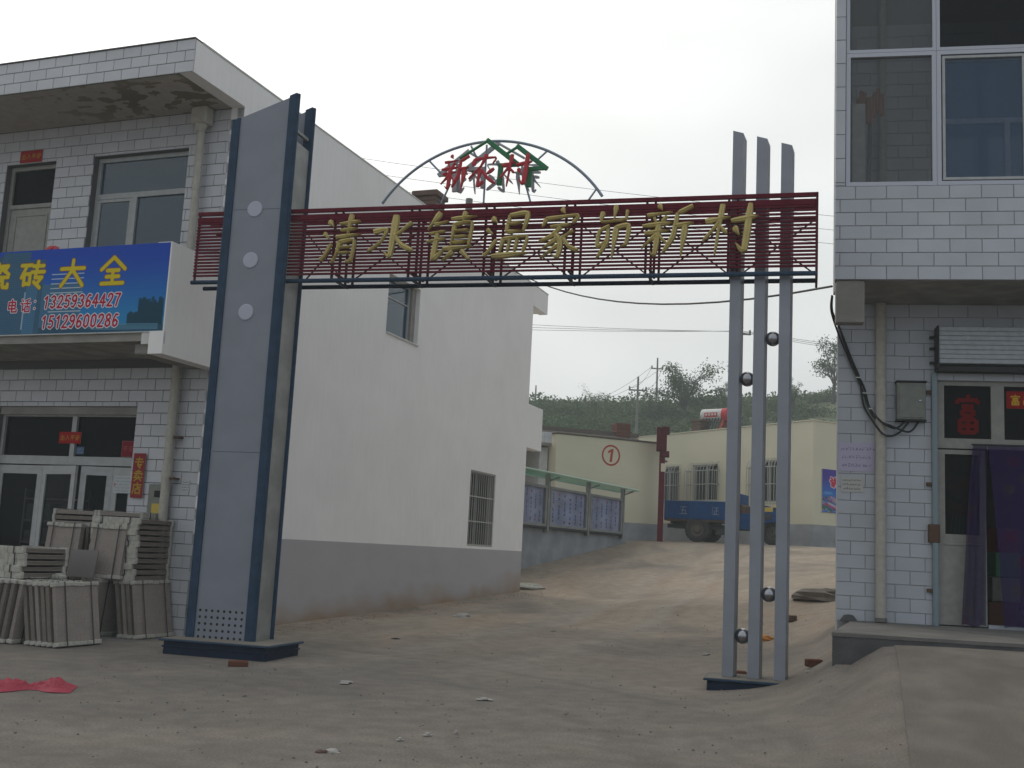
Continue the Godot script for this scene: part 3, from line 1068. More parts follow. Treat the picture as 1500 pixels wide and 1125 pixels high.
func tiling(parent: Node, xf: Transform3D, region: Rect2, holes: Array, size: Vector2, shift: float, mats: Array, seen: Rect2, rest: MB, thick := 0.012, gap := 0.007) -> void:
	# running bond from the top edge down; tiles inside «seen» are parts, the others join in «rest»
	var row := 0
	var y := region.end.y
	while y > region.position.y + 0.01:
		var x := region.position.x - fposmod(shift + (size.x * 0.5 if row % 2 else 0.0), size.x)
		while x < region.end.x:
			var r := Rect2(x, y - size.y, size.x, size.y).intersection(region)
			if r.size.x > 0.012 and r.size.y > 0.012:
				for q in cut(r, holes):
					if q.size.x < 0.02 or q.size.y < 0.02:
						continue
					var g: Rect2 = q.grow(-gap / 2)
					var c: Vector2 = g.get_center()
					if seen.has_point(c):
						var tm := tile_mesh(g.size.x, g.size.y, thick)
						var at := xf * Transform3D(Basis(Vector3(1, 0, rng.randf_range(-0.006, 0.006)), Vector3(0, 1, rng.randf_range(-0.006, 0.006)), Vector3(0, 0, 1)), Vector3(c.x, c.y, 0))
						put("tile", tm, mats[rng.randi() % mats.size()], parent, at)
					else:
						rest.box(Vector3(g.position.x, g.position.y, 0), Vector3(g.end.x, g.end.y, thick), 0.0, xf)
			x += size.x
		y -= size.y
		row += 1


func sash(parent: Node, called: String, r: Rect2, w: float, z0: float, z1: float, frame_m: Material, glass_m: Material, xf := Transform3D()) -> MeshInstance3D:
	# a frame with its pane as a sub-part
	var b := MB.new()
	b.frame(r, w, z0, z1, xf)
	var f := part(called, b, frame_m, parent)
	b = MB.new()
	var q := r.grow(-w + 0.004)
	b.box(Vector3(q.position.x, q.position.y, (z0 + z1) / 2 - 0.003), Vector3(q.end.x, q.end.y, (z0 + z1) / 2 + 0.003), 0.0, xf)
	part("pane", b, glass_m, f)
	return f


# ---------- the tiled shop with the white side wall ----------
func make_shop() -> void:
	var t := thing("tiled_shop_building", "two storey shop with white tiled front, blue sign band and long white side wall", "building", SHOP_AT, SHOP_TURN)
	var T := Vector2(0.332, 0.1835)
	var rest := MB.new()
	var shop_hole := Rect2(-4.36, -0.3, 2.83, 3.83)
	var win_hole := Rect2(-2.94, 5.86, 1.92, 1.95)
	var door_hole := Rect2(-4.85, 5.6, 1.09, 2.2)
	var far_hole := Rect2(-7.6, -0.3, 2.7, 3.83)
	var holes := [shop_hole, win_hole, door_hole, far_hole]
	# front wall core, its joints show dark between the tiles
	var b := MB.new()
	b.plate(Rect2(-9, -0.4, 8.752, 8.81), holes, -0.24, -0.012)
	part("front_wall", b, M.joint, t)
	tiling(t, Transform3D(Basis(), Vector3(0, 0, -0.012)), Rect2(-9, 5.5, 8.998, 2.91), holes, T, 0.1, M.tile, Rect2(-5.3, 5.7, 5.1, 2.75), rest)
	tiling(t, Transform3D(Basis(), Vector3(0, 0, -0.012)), Rect2(-9, 0.0, 8.998, 4.16), holes, T, 0.02, M.tile, Rect2(-4.5, 0.0, 4.12, 4.2), rest)
	# roof: slab, tiled fascia and stained soffit
	b = MB.new()
	b.box(Vector3(-9, 8.42, -15.0), Vector3(-0.25, 8.62, 1.25))
	part("roof_slab", b, M.plaster, t)
	b = MB.new()
	b.box(Vector3(-9, 8.42, 1.25), Vector3(-0.25, 8.945, 1.358))
	b.box(Vector3(-9, 8.945, 1.2), Vector3(-0.0, 8.96, 1.39))
	part("fascia", b, M.joint, t)
	tiling(t, Transform3D(Basis(), Vector3(0, 0, 1.358)), Rect2(-9, 8.42, 9.0, 0.525), [], Vector2(0.332, 0.175), 0.3, M.tile, Rect2(-5.5, 8.3, 5.6, 0.7), rest)
	part("tiles", rest, M.tile[0], t).set_meta("kind", "stuff")
	# soffit picture: peeling, mouldy plaster near the end of the eave
	var img := Image.create_empty(1024, 192, false, Image.FORMAT_RGB8)
	var f1 := FastNoiseLite.new()
	f1.seed = 5; f1.frequency = 0.016; f1.fractal_octaves = 5
	var f2 := FastNoiseLite.new()
	f2.seed = 9; f2.frequency = 0.006
	for y in 192:
		for x in 1024:
			var u := x / 1024.0
			var mask := smoothstep(0.45, 0.86, u) * (0.65 + 0.35 * sin(y / 192.0 * PI))
			var n := f1.get_noise_2d(x, y * 1.3) + 0.5 * f2.get_noise_2d(x, y)
			var c := lin(0.4, 0.365, 0.33) * (1.0 + 0.06 * f1.get_noise_2d(x * 2.0, y * 2.0))
			var peel := smoothstep(0.12, 0.2, n + 0.34 * mask - 0.22) * mask
			c = c.lerp(lin(0.15, 0.12, 0.08), peel * 0.85)
			var rim := smoothstep(0.02, 0.1, n + 0.34 * mask - 0.22) * mask * (1.0 - peel)
			c = c.lerp(lin(0.46, 0.42, 0.37), rim * 0.6)
			img.set_pixel(x, y, c)
	b = MB.new()
	b.uvquad(Vector3(-8.99, 8.414, 0.002), Vector3(-0.252, 8.414, 0.002), Vector3(-0.252, 8.414, 1.35), Vector3(-8.99, 8.414, 1.35))
	part("soffit", b, printed(img, 0.95), t)
	# awning band over the shop: slab, upstand, edge beam
	b = MB.new()
	b.box(Vector3(-9, 4.30, 0.0), Vector3(-0.25, 4.44, 1.33))
	b.box(Vector3(-9, 4.30, 1.33), Vector3(-0.25, 5.72, 1.40))
	part("awning_slab", b, M.plaster, t)
	b = MB.new()
	b.box(Vector3(-0.62, 4.12, 0.0), Vector3(-0.25, 4.296, 1.30), 0.02)
	part("edge_beam", b, M.plaster, t)
	b = MB.new()
	b.box(Vector3(-0.4, 4.245, 1.402), Vector3(-0.0, 4.43, 1.435), 0.004)
	part("white_return", b, M.white_trim, t)
	# white side wall (its own plane runs up the lane)
	var side := Transform3D(Basis(Vector3(0, 0, -1), Vector3(0, 1, 0), Vector3(1, 0, 0)), Vector3.ZERO)
	var up_win := Rect2(5.4, 5.83, 1.5, 1.22)
	var low_win := Rect2(10.28, 1.62, 1.66, 1.82)
	b = MB.new()
	b.plate(Rect2(-1.45, 1.56, 16.8, 7.37), [Rect2(-1.5, 1.5, 1.5, 2.6), Rect2(-1.5, 5.76, 1.5, 2.66), Rect2(-1.5, 8.42, 0.15, 0.6), Rect2(14.13, 1.5, 1.3, 2.88), Rect2(14.13, 5.58, 1.3, 2.77), up_win, low_win], -0.25, 0.0, side)
	part("side_wall", b, M.white_wall, t)
	b = MB.new()
	b.box(Vector3(-0.29, 8.93, -15.36), Vector3(0.012, 8.965, 1.2), 0.006)
	part("coping", b, M.white_trim, t)
	# grey painted foot of the wall, splashed with earth along the ground
	var dn := FastNoiseLite.new()
	dn.seed = 3
	dn.frequency = 0.5
	dn.fractal_octaves = 4
	var cols := 130
	var rows := 40
	var v := PackedVector3Array()
	var cl := PackedColorArray()
	var ix := PackedInt32Array()
	var nn := PackedVector3Array()
	for j in rows + 1:
		for i in cols + 1:
			var a := 14.13 * i / cols
			var y := -0.3 + 1.86 * j / rows
			var g := along(a, left_rise)
			var n := dn.get_noise_2d(a * 1.5, y * 3.0)
			var n2 := dn.get_noise_2d(a * 0.5 + 30.0, 1.0)
			var c := Color(0.41, 0.395, 0.41) * (1.0 + 0.06 * n)
			var dirt := clampf(1.0 - (y - g) / (0.2 + 0.5 * maxf(0.0, n2 + 0.4 + 0.6 * n)), 0.0, 1.0)
			c = c.lerp(Color(0.3, 0.21, 0.13), dirt * (0.8 + 0.4 * n))
			v.append(Vector3(0.0, y, -a))
			nn.append(Vector3(1, 0, 0))
			cl.append(c)
	for j in rows:
		for i in cols:
			var a := j * (cols + 1) + i
			ix.append_array([a, a + cols + 1, a + 1, a + 1, a + cols + 1, a + cols + 2])
	var arr := []
	arr.resize(Mesh.ARRAY_MAX)
	arr[Mesh.ARRAY_VERTEX] = v
	arr[Mesh.ARRAY_NORMAL] = nn
	arr[Mesh.ARRAY_COLOR] = cl
	arr[Mesh.ARRAY_INDEX] = ix
	var am := ArrayMesh.new()
	am.add_surface_from_arrays(Mesh.PRIMITIVE_TRIANGLES, arr)
	put("wall_foot", am, M.grey_wall, t)
	b = MB.new()
	b.box(Vector3(-0.25, -0.4, -14.13), Vector3(-0.004, 1.556, -0.0))
	part("wall_foot_core", b, M.band_grey, t)
	# rest of the shell: back and far walls, rear eaves, floors, dark rooms
	b = MB.new()
	b.box(Vector3(-9, -0.4, -14.13), Vector3(-0.252, 8.41, -13.88))
	b.box(Vector3(-9.25, -0.4, -14.1), Vector3(-9, 8.9, 0.0))
	b.box(Vector3(-9, 8.37, -15.3), Vector3(-0.252, 8.416, -14.131))
	b.box(Vector3(-9, 4.4, -15.33), Vector3(-0.252, 5.56, -14.131))
	part("rear_wall", b, M.white_wall, t)
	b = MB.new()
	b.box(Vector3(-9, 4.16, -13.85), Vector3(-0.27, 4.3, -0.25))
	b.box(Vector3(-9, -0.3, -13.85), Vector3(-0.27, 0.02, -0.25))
	part("floor_slab", b, M.shaded_room, t)
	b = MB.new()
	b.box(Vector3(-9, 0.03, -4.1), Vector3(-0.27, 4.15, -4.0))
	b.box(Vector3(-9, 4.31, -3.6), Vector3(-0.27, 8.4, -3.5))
	part("inner_wall", b, M.shaded_room, t)
	# the two windows of the white wall
	b = MB.new()
	b.box(Vector3(5.42, 5.8, -0.03), Vector3(6.92, 5.828, 0.03), 0.0, side)
	part("window_sill", b, M.white_trim, t)
	var w := sash(t, "upper_side_window", Rect2(5.402, 5.832, 1.32, 1.216), 0.05, -0.22, -0.16, M.white_frame, M.glass_blue, side)
	b = MB.new()
	b.box(Vector3(5.62, 5.86, -0.215), Vector3(5.69, 7.0, -0.155), 0.0, side)
	b.box(Vector3(5.7, 6.62, -0.205), Vector3(6.68, 6.645, -0.165), 0.0, side)
	part("mullion", b, M.white_frame, w)
	b = MB.new()
	b.box(Vector3(6.724, 5.832, -0.24), Vector3(6.898, 7.046, -0.10), 0.004, side)
	part("window_jamb", b, M.plaster, t)
	w = sash(t, "lower_side_window", Rect2(10.282, 1.622, 1.656, 1.816), 0.05, -0.22, -0.17, M.white_frame, M.glass_dark, side)
	b = MB.new()
	b.box(Vector3(11.08, 1.66, -0.215), Vector3(11.14, 3.4, -0.165), 0.0, side)
	part("mullion", b, M.white_frame, w)
	b = MB.new()
	b.frame(Rect2(10.286, 1.626, 1.648, 1.808), 0.035, -0.06, -0.02, side)
	for y in [2.2, 2.8]:
		b.box(Vector3(10.32, y, -0.055), Vector3(11.9, y + 0.03, -0.022), 0.0, side)
	var grid := part("window_grille", b, M.grille, t)
	for k in 11:
		b = MB.new()
		var x := 10.42 + 0.137 * k
		b.box(Vector3(x - 0.011, 1.66, -0.052), Vector3(x + 0.011, 3.4, -0.03), 0.0, side)
		part("bar", b, M.grille, grid)
	# upper storey window and door on the tiled front
	b = MB.new()
	b.frame(Rect2(-2.935, 5.865, 1.91, 1.94), 0.07, -0.2, -0.12)
	b.box(Vector3(-2.87, 7.08, -0.195), Vector3(-1.09, 7.17, -0.115))
	b.box(Vector3(-2.16, 5.93, -0.195), Vector3(-2.06, 7.08, -0.115))
	w = part("upper_window", b, M.white_frame, t)
	for r in [Rect2(-2.868, 7.172, 1.776, 0.566), Rect2(-2.058, 5.935, 0.966, 1.143)]:
		b = MB.new()
		b.box(Vector3(r.position.x, r.position.y, -0.16), Vector3(r.end.x, r.end.y, -0.154))
		part("pane", b, M.glass_blue, w)
	sash(t, "upper_window_sash", Rect2(-2.866, 5.937, 0.704, 1.14), 0.05, -0.17, -0.125, M.white_frame, M.glass_blue)
	b = MB.new()
	b.frame(Rect2(-4.845, 5.6, 1.08, 2.195), 0.07, -0.2, -0.12)
	b.box(Vector3(-4.78, 7.03, -0.195), Vector3(-3.83, 7.1, -0.11))
	var dr := part("balcony_door", b, M.cream_frame, t)
	b = MB.new()
	b.box(Vector3(-4.775, 7.102, -0.16), Vector3(-3.837, 7.722, -0.154))
	part("pane", b, M.glass_dark, dr)
	b = MB.new()
	b.box(Vector3(-4.77, 5.67, -0.18), Vector3(-3.84, 7.028, -0.14))
	b.frame(Rect2(-4.66, 6.2, 0.72, 0.72), 0.03, -0.139, -0.128)
	part("door_panel", b, M.cream_frame, dr)
	# shop front: header, transom lights, four leaves
	b = MB.new()
	b.box(Vector3(-4.355, 3.4, -0.2), Vector3(-1.535, 3.525, -0.03))
	part("shop_header", b, M.plaster, t)
	b = MB.new()
	b.plate(Rect2(-4.355, 2.58, 2.82, 0.82), [Rect2(-4.30, 2.72, 1.42, 0.655), Rect2(-2.79, 2.72, 1.2, 0.655)], -0.2, -0.1)
	var tr := part("shop_transom", b, M.white_frame, t)
	for r in [Rect2(-4.298, 2.722, 1.416, 0.65), Rect2(-2.788, 2.722, 1.196, 0.65)]:
		b = MB.new()
		b.box(Vector3(r.position.x, r.position.y, -0.153), Vector3(r.end.x, r.end.y, -0.147))
		part("pane", b, M.glass_dark, tr)
	for s in [[-4.35, -3.415, 0.0, 1], [-3.405, -2.53, -13.0, 1], [-1.98, -2.53, 13.0, -1], [-1.97, -1.54, 0.0, 1]]:
		var wide := absf(s[1] - s[0])
		var leaf_at := Transform3D(Basis(Vector3.UP, deg_to_rad(s[2])), Vector3(s[0], 0, -0.15))
		var r := Rect2(0, 0.03, wide, 2.53) if s[3] > 0 else Rect2(-wide, 0.03, wide, 2.53)
		b = MB.new()
		b.plate(r, [Rect2(r.position.x + 0.1, 1.12, r.size.x - 0.2, 1.3)], -0.025, 0.025, leaf_at)
		var lf := part("shop_door", b, M.white_frame, t)
		b = MB.new()
		b.box(Vector3(r.position.x + 0.102, 1.122, -0.003), Vector3(r.end.x - 0.102, 2.418, 0.003), 0.0, leaf_at)
		part("pane", b, M.glass_shop, lf)
		b = MB.new()
		b.box(Vector3(r.position.x + 0.12, 0.2, 0.026), Vector3(r.end.x - 0.12, 1.02, 0.034), 0.003, leaf_at)
		part("kick_panel", b, M.white_frame, lf)
	# roof drains: one down the upper wall, one down the lower
	b = MB.new()
	b.box(Vector3(-0.86, 8.12, 0.02), Vector3(-0.56, 8.412, 0.24), 0.02)
	b.lathe([Vector2(0.11, 0.12), Vector2(0.07, 0)], Transform3D(Basis(), Vector3(-0.71, 8.0, 0.13)), 12)
	part("drain_hopper", b, M.pipe, t)
	b = MB.new()
	b.tube([Vector3(-0.71, 8.05, 0.12), Vector3(-0.70, 5.4, 0.12)], 0.062, 14)
	for y in [7.15, 6.0]:
		b.tube([Vector3(-0.707, y, 0.12), Vector3(-0.707, y - 0.12, 0.12)], 0.069, 14)
	part("downpipe", b, M.pipe, t)
	b = MB.new()
	b.tube([Vector3(-0.74, 4.2, 0.12), Vector3(-0.74, 0.12, 0.12)], 0.07, 14)
	for y in [3.15, 2.5, 1.2]:
		b.tube([Vector3(-0.74, y, 0.12), Vector3(-0.74, y - 0.14, 0.12)], 0.078, 14)
	part("downpipe", b, M.pipe, t)
	for y in [3.02, 2.38]:
		b = MB.new()
		b.box(Vector3(-0.66, y, -0.0), Vector3(-0.58, y + 0.03, 0.16), 0.004)
		part("pipe_clamp", b, M.rust, t)
	# chimney and vent on the flat roof
	b = MB.new()
	for k in 11:
		b.box(Vector3(-1.22, 8.63 + 0.11 * k, -9.3), Vector3(-0.66, 8.73 + 0.11 * k, -8.75), 0.01)
	b.box(Vector3(-1.28, 9.84, -9.36), Vector3(-0.6, 9.97, -8.69), 0.015)
	part("chimney", b, M.brick_old, t)
	b = MB.new()
	b.tube([Vector3(-0.55, 8.6, -10.5), Vector3(-0.55, 10.3, -10.5)], 0.09, 10)
	part("vent_pipe", b, M.pole_grey, t)

	var f := frame_of(SHOP_AT, SHOP_TURN)
	make_shop_sign(f)
	make_shop_small_things(f)


func make_shop_sign(f: Transform3D) -> void:
	var K := strokes()
	var W := 1664
	var H := 422
	var px := W / 5.2
	var img := Image.create_empty(W, H, false, Image.FORMAT_RGB8)
	for y in H:
		var k := float(y) / H
		var c := lin(0.02, 0.07, 0.42).lerp(lin(0.03, 0.25, 0.5), smoothstep(0.0, 1.0, k))
		img.fill_rect(Rect2i(0, y, W, 1), c)
	# printed blocks of flats behind the lettering
	for s in [[-5.2, 2.1, 0.06, 1.0, 0.5], [-4.1, 1.8, 0.12, 1.0, 0.7], [-3.15, 0.55, 0.02, 1.0, 0.8], [-2.62, 0.22, 0.35, 1.0, 1.3], [-2.3, 0.75, 0.42, 0.96, 1.2]]:
		var x0 := int((s[0] + 5.2) * px)
		var w := int(s[1] * px)
		var y0 := int(s[2] * H)
		for y in range(y0, int(s[3] * H)):
			for x in range(x0, mini(x0 + w, W)):
				var g := 0.55 if (x - x0) % 13 < 3 or (y - y0) % 11 < 3 else 0.25
				img.set_pixel(x, y, lin(0.03 * s[4] + g * 0.06, 0.09 * s[4] + g * 0.14, 0.17 * s[4] + g * 0.2))
	for k in 9:
		img.fill_rect(Rect2i(int(3.05 * px), int((0.3 + 0.055 * k) * H), int(0.62 * px), 5), lin(0.45, 0.52, 0.58))
	img.fill_rect(Rect2i(int(2.55 * px), int(0.5 * H), 9, int(0.45 * H)), lin(0.3, 0.42, 0.5))
	for k in 60:
		var x := 4.55 + rng.randf() * 0.62
		var tall := (0.3 if x > 4.75 else 0.14) * rng.randf_range(0.5, 1.0)
		ink(img, Vector2(x * px, 0.93 * H), Vector2(x * px, (0.93 - tall) * H), 9.0, Color(lin(0.015, 0.06, 0.1), 0.8))
	img.fill_rect(Rect2i(int(2.9 * px), int(0.93 * H), int(2.3 * px), int(0.07 * H)), lin(0.03, 0.09, 0.15))
	for k in 5:
		ink(img, Vector2((3.7 + 0.05 * k) * px, (0.9 + 0.016 * k) * H), Vector2(5.1 * px, (0.92 + 0.014 * k) * H), 2.0, lin(0.1, 0.25, 0.36))
	var X := func(lx: float) -> float: return (lx + 5.2) * px
	var Y := func(ly: float) -> float: return (5.74 - ly) / 1.32 * H
	# four yellow characters with a red edge
	var word := [[K.ci, -3.2], [K.zhuan, -2.54], [K.da, -1.76], [K.quan, -1.0]]
	for pass_ in 2:
		for s in word:
			var c := Vector2(X.call(s[1]), Y.call(5.35))
			var sz := Vector2(0.47, 0.43) * px
			ink_glyph(img, s[0], c, sz, 12.5 if pass_ == 0 else 9.5, lin(0.32, 0.1, 0.02) if pass_ == 0 else lin(0.62, 0.5, 0.02))
	# telephone numbers, red on white
	for pass_ in 2:
		var r := 9.5 if pass_ == 0 else 5.0
		var c := lin(0.72, 0.68, 0.7) if pass_ == 0 else lin(0.42, 0.012, 0.05)
		ink_glyph(img, K.dian, Vector2(X.call(-2.86), Y.call(4.87)), Vector2(0.2, 0.22) * px, r * 0.85, c)
		ink_glyph(img, K.hua, Vector2(X.call(-2.6), Y.call(4.87)), Vector2(0.2, 0.22) * px, r * 0.75, c)
		for dy in [-0.05, 0.06]:
			var q := Vector2(X.call(-2.42), Y.call(4.87 + dy))
			ink(img, q, q + Vector2(1, 0), r * 0.85, c)
		for line in [["13259364427", 4.91], ["15129600286", 4.6]]:
			var s: String = line[0]
			for i in s.length():
				ink_glyph(img, K[s[i]], Vector2(X.call(-2.2 + 0.1335 * i), Y.call(line[1])), Vector2(0.125, 0.2) * px, r, c, 0.05)
	var t := thing("shop_sign", "blue printed sign board with big yellow characters and red telephone numbers", "sign", SHOP_AT, SHOP_TURN)
	var b := MB.new()
	b.box(Vector3(-5.2, 4.42, 1.402), Vector3(-0.01, 5.75, 1.448))
	part("sign_board", b, M.white_trim, t)
	b = MB.new()
	b.uvquad(Vector3(-5.2, 4.435, 1.452), Vector3(-0.022, 4.435, 1.452), Vector3(-0.022, 5.75, 1.452), Vector3(-5.2, 5.75, 1.452))
	part("sign_print", b, printed(img, 0.45), t)


func placard(called: String, label: String, cat: String, f: Transform3D, lo: Vector2, hi: Vector2, z: float, base: Color, glyphs: Array, ink_c: Color, rows: bool, px := 300.0, thick := 0.006, r := 0.055, edge := 0.0) -> Node3D:
	# a flat sheet with printed characters, at its place in the frame f
	var w := maxi(8, int((hi.x - lo.x) * px))
	var h := maxi(8, int((hi.y - lo.y) * px))
	var img := Image.create_empty(w, h, false, Image.FORMAT_RGB8)
	img.fill(base)
	for y in h:
		for x in range(0, w, 3):
			img.set_pixel(x, y, base * rng.randf_range(0.93, 1.04))
	if edge > 0.0:
		for k in int(edge * px):
			for x in w:
				img.set_pixel(x, k, ink_c); img.set_pixel(x, h - 1 - k, ink_c)
			for y in h:
				img.set_pixel(k, y, ink_c); img.set_pixel(w - 1 - k, y, ink_c)
	var n := glyphs.size()
	for i in n:
		var c := Vector2((i + 0.5) / n * w * 0.9 + w * 0.05, h * 0.5) if rows else Vector2(w * 0.5, (i + 0.5) / n * h * 0.86 + h * 0.07)
		var s := minf(w * 0.8 / (n if rows else 1), h * 0.78 / (1 if rows else n))
		ink_glyph(img, glyphs[i], c, Vector2(s, s), s * r, ink_c)
	return sheet_thing(called, label, cat, f, lo, hi, z, img, thick)


func sheet_thing(called: String, label: String, cat: String, f: Transform3D, lo: Vector2, hi: Vector2, z: float, img: Image, thick := 0.006) -> Node3D:
	var t := thing(called, label, cat)
	var c := (lo + hi) / 2
	t.transform = f * Transform3D(Basis(), Vector3(c.x, lo.y, z))
	var w := (hi.x - lo.x) / 2
	var h := hi.y - lo.y
	var b := MB.new()
	b.box(Vector3(-w, 0, 0), Vector3(w, h, thick))
	part("sheet", b, M.scrap, t)
	b = MB.new()
	b.uvquad(Vector3(-w, 0, thick + 0.002), Vector3(w, 0, thick + 0.002), Vector3(w, h, thick + 0.002), Vector3(-w, h, thick + 0.002))
	part("print", b, printed(img, 0.7), t)
	return t


func notice_image(w: int, h: int, base: Color, lines: int, c: Color, size: float, mark := Color(0, 0, 0, 0)) -> Image:
	var img := Image.create_empty(w, h, false, Image.FORMAT_RGB8)
	img.fill(base)
	for y in h:
		for x in range(0, w, 2):
			img.set_pixel(x, y, base * rng.randf_range(0.95, 1.03))
	for i in lines:
		var y := h * (i + 0.75) / (lines + 0.5)
		var x := w * 0.08
		while x < w * rng.randf_range(0.8, 0.96):
			scribble(img, Vector2(x + size / 2, y), size, maxf(0.9, size * 0.07), c)
			x += size * 1.25
	if mark.a > 0.0:
		ink(img, Vector2(w * 0.06, h * 0.45), Vector2(w * 0.06, h * 0.6), w * 0.03, mark)
	return img


func make_shop_small_things(f: Transform3D) -> void:
	var K := strokes()
	var red := lin(0.36, 0.014, 0.018)
	var gold := lin(0.42, 0.31, 0.04)
	placard("red_plaque", "small red plaque with gold characters above the upper balcony door", "plaque", f, Vector2(-4.56, 7.815), Vector2(-4.07, 8.03), 0.004, red, [K.chu, K.ru, K.ping, K.an], gold, true, 300.0)
	placard("red_plaque", "small red plaque with gold characters fixed on the shop transom mullion", "plaque", f, Vector2(-3.11, 2.93), Vector2(-2.66, 3.12), -0.095, red, [K.chu, K.ru, K.ping, K.an], gold, true, 300.0)
	placard("red_notice", "dark red printed notice in the lower corner of the shop transom window", "notice", f, Vector2(-1.86, 2.735), Vector2(-1.6, 2.99), -0.14, lin(0.22, 0.02, 0.03), [K.ping, K.an], lin(0.35, 0.1, 0.1), true, 300.0, 0.004, 0.05, 0.012)
	placard("hanging_banner", "long red hanging banner with three gold characters on the tiled pier", "banner", f, Vector2(-1.46, 2.08), Vector2(-1.23, 2.78), 0.03, lin(0.28, 0.035, 0.045), [K.zhuan_shop, K.mai, K.dian_shop], gold, false, 300.0, 0.008, 0.06)
	var img := notice_image(120, 100, lin(0.5, 0.53, 0.54), 5, lin(0.28, 0.3, 0.33), 8.0, lin(0.5, 0.1, 0.1))
	sheet_thing("white_notice", "white printed notice taped inside the shop door glass", "notice", f, Vector2(-1.93, 2.15), Vector2(-1.57, 2.43), -0.123, img, 0.004)
	img = notice_image(60, 60, lin(0.1, 0.16, 0.28), 2, lin(0.4, 0.45, 0.5), 14.0)
	sheet_thing("blue_sticker", "tiny blue sticker in the shop transom glass beside the mullion", "sticker", f, Vector2(-2.77, 2.76), Vector2(-2.62, 2.88), -0.14, img, 0.003)
	img = notice_image(60, 70, lin(0.55, 0.56, 0.57), 4, lin(0.2, 0.2, 0.22), 7.0)
	sheet_thing("white_notice", "small white paper stuck on the tiles beside the gate pillar", "notice", f, Vector2(-0.53, 2.2), Vector2(-0.38, 2.38), 0.004, img, 0.003)
	# red cloth lump on the sign edge
	var b := MB.new()
	for k in 4:
		b.lathe([Vector2(0, 0.05), Vector2(0.05, 0.035), Vector2(0.055, 0.0), Vector2(0, -0.02)], Transform3D(Basis(Vector3.UP, k).scaled(Vector3(1, rng.randf_range(0.6, 1.1), 0.5)), Vector3(-2.32 + 0.05 * k, 5.755 + 0.012 * (k % 3), 1.42)), 7)
	single("red_bundle", b.done(), M.red_letter, "small red bundle lying on the top edge of the blue sign", "bundle", SHOP_AT, SHOP_TURN)
	# electricity meter on the pier
	var t := thing("meter_box", "grey electricity meter box with a dark window behind the lower downpipe", "meter box")
	t.transform = f * Transform3D(Basis(), Vector3(-0.93, 1.8, 0.003))
	part_box(t, "cabinet", Vector3(-0.14, 0, 0), Vector3(0.14, 0.5, 0.1), M.box_steel, 0.008)
	part_box(t, "meter_window", Vector3(-0.02, 0.3, 0.101), Vector3(0.09, 0.4, 0.106), M.dark, 0.0)
	part_box(t, "yellow_label", Vector3(-0.05, 0.05, 0.101), Vector3(0.11, 0.2, 0.104), M.gold_paint, 0.0)
	# shelves with boxed goods behind the shop glass
	var sh := thing("goods_shelf", "tall shelf of boxed goods standing inside the shop behind the glass doors", "shelf")
	sh.transform = f * Transform3D(Basis(), Vector3(-4.0, 0.03, -1.2))
	for k in 6:
		part_box(sh, "board", Vector3(-0.7, 0.1 + 0.38 * k, -0.3), Vector3(0.7, 0.13 + 0.38 * k, 0.05), M.white_trim, 0.0)
	for s in [-1, 1]:
		part_box(sh, "side_panel", Vector3(0.71 * s - 0.015, 0, -0.3), Vector3(0.71 * s + 0.015, 2.2, 0.05), M.white_trim, 0.0)
	var tones := [mat(lin(0.1, 0.25, 0.3), 0.6), mat(lin(0.06, 0.15, 0.32), 0.6), mat(lin(0.3, 0.32, 0.33), 0.6), mat(lin(0.05, 0.25, 0.2), 0.6)]
	for k in 5:
		for i in 5:
			var hgt := rng.randf_range(0.16, 0.32)
			b = MB.new()
			b.box(Vector3(-0.125, 0, -0.15), Vector3(0.125, hgt, 0.15), 0.004)
			var c := single("goods_carton", b.done(), tones[rng.randi() % 4], "boxed goods on the shelf inside the shop behind the glass doors", "carton", Vector3.ZERO, 0.0, "cartons on the shop shelf")
			c.transform = f * Transform3D(Basis(), Vector3(-4.555 + 0.27 * i, 0.161 + 0.38 * k, -1.33))


func part_box(parent: Node, called: String, lo: Vector3, hi: Vector3, m: Material, bev := 0.0) -> MeshInstance3D:
	return box_part(called, lo, hi, m, parent, bev)


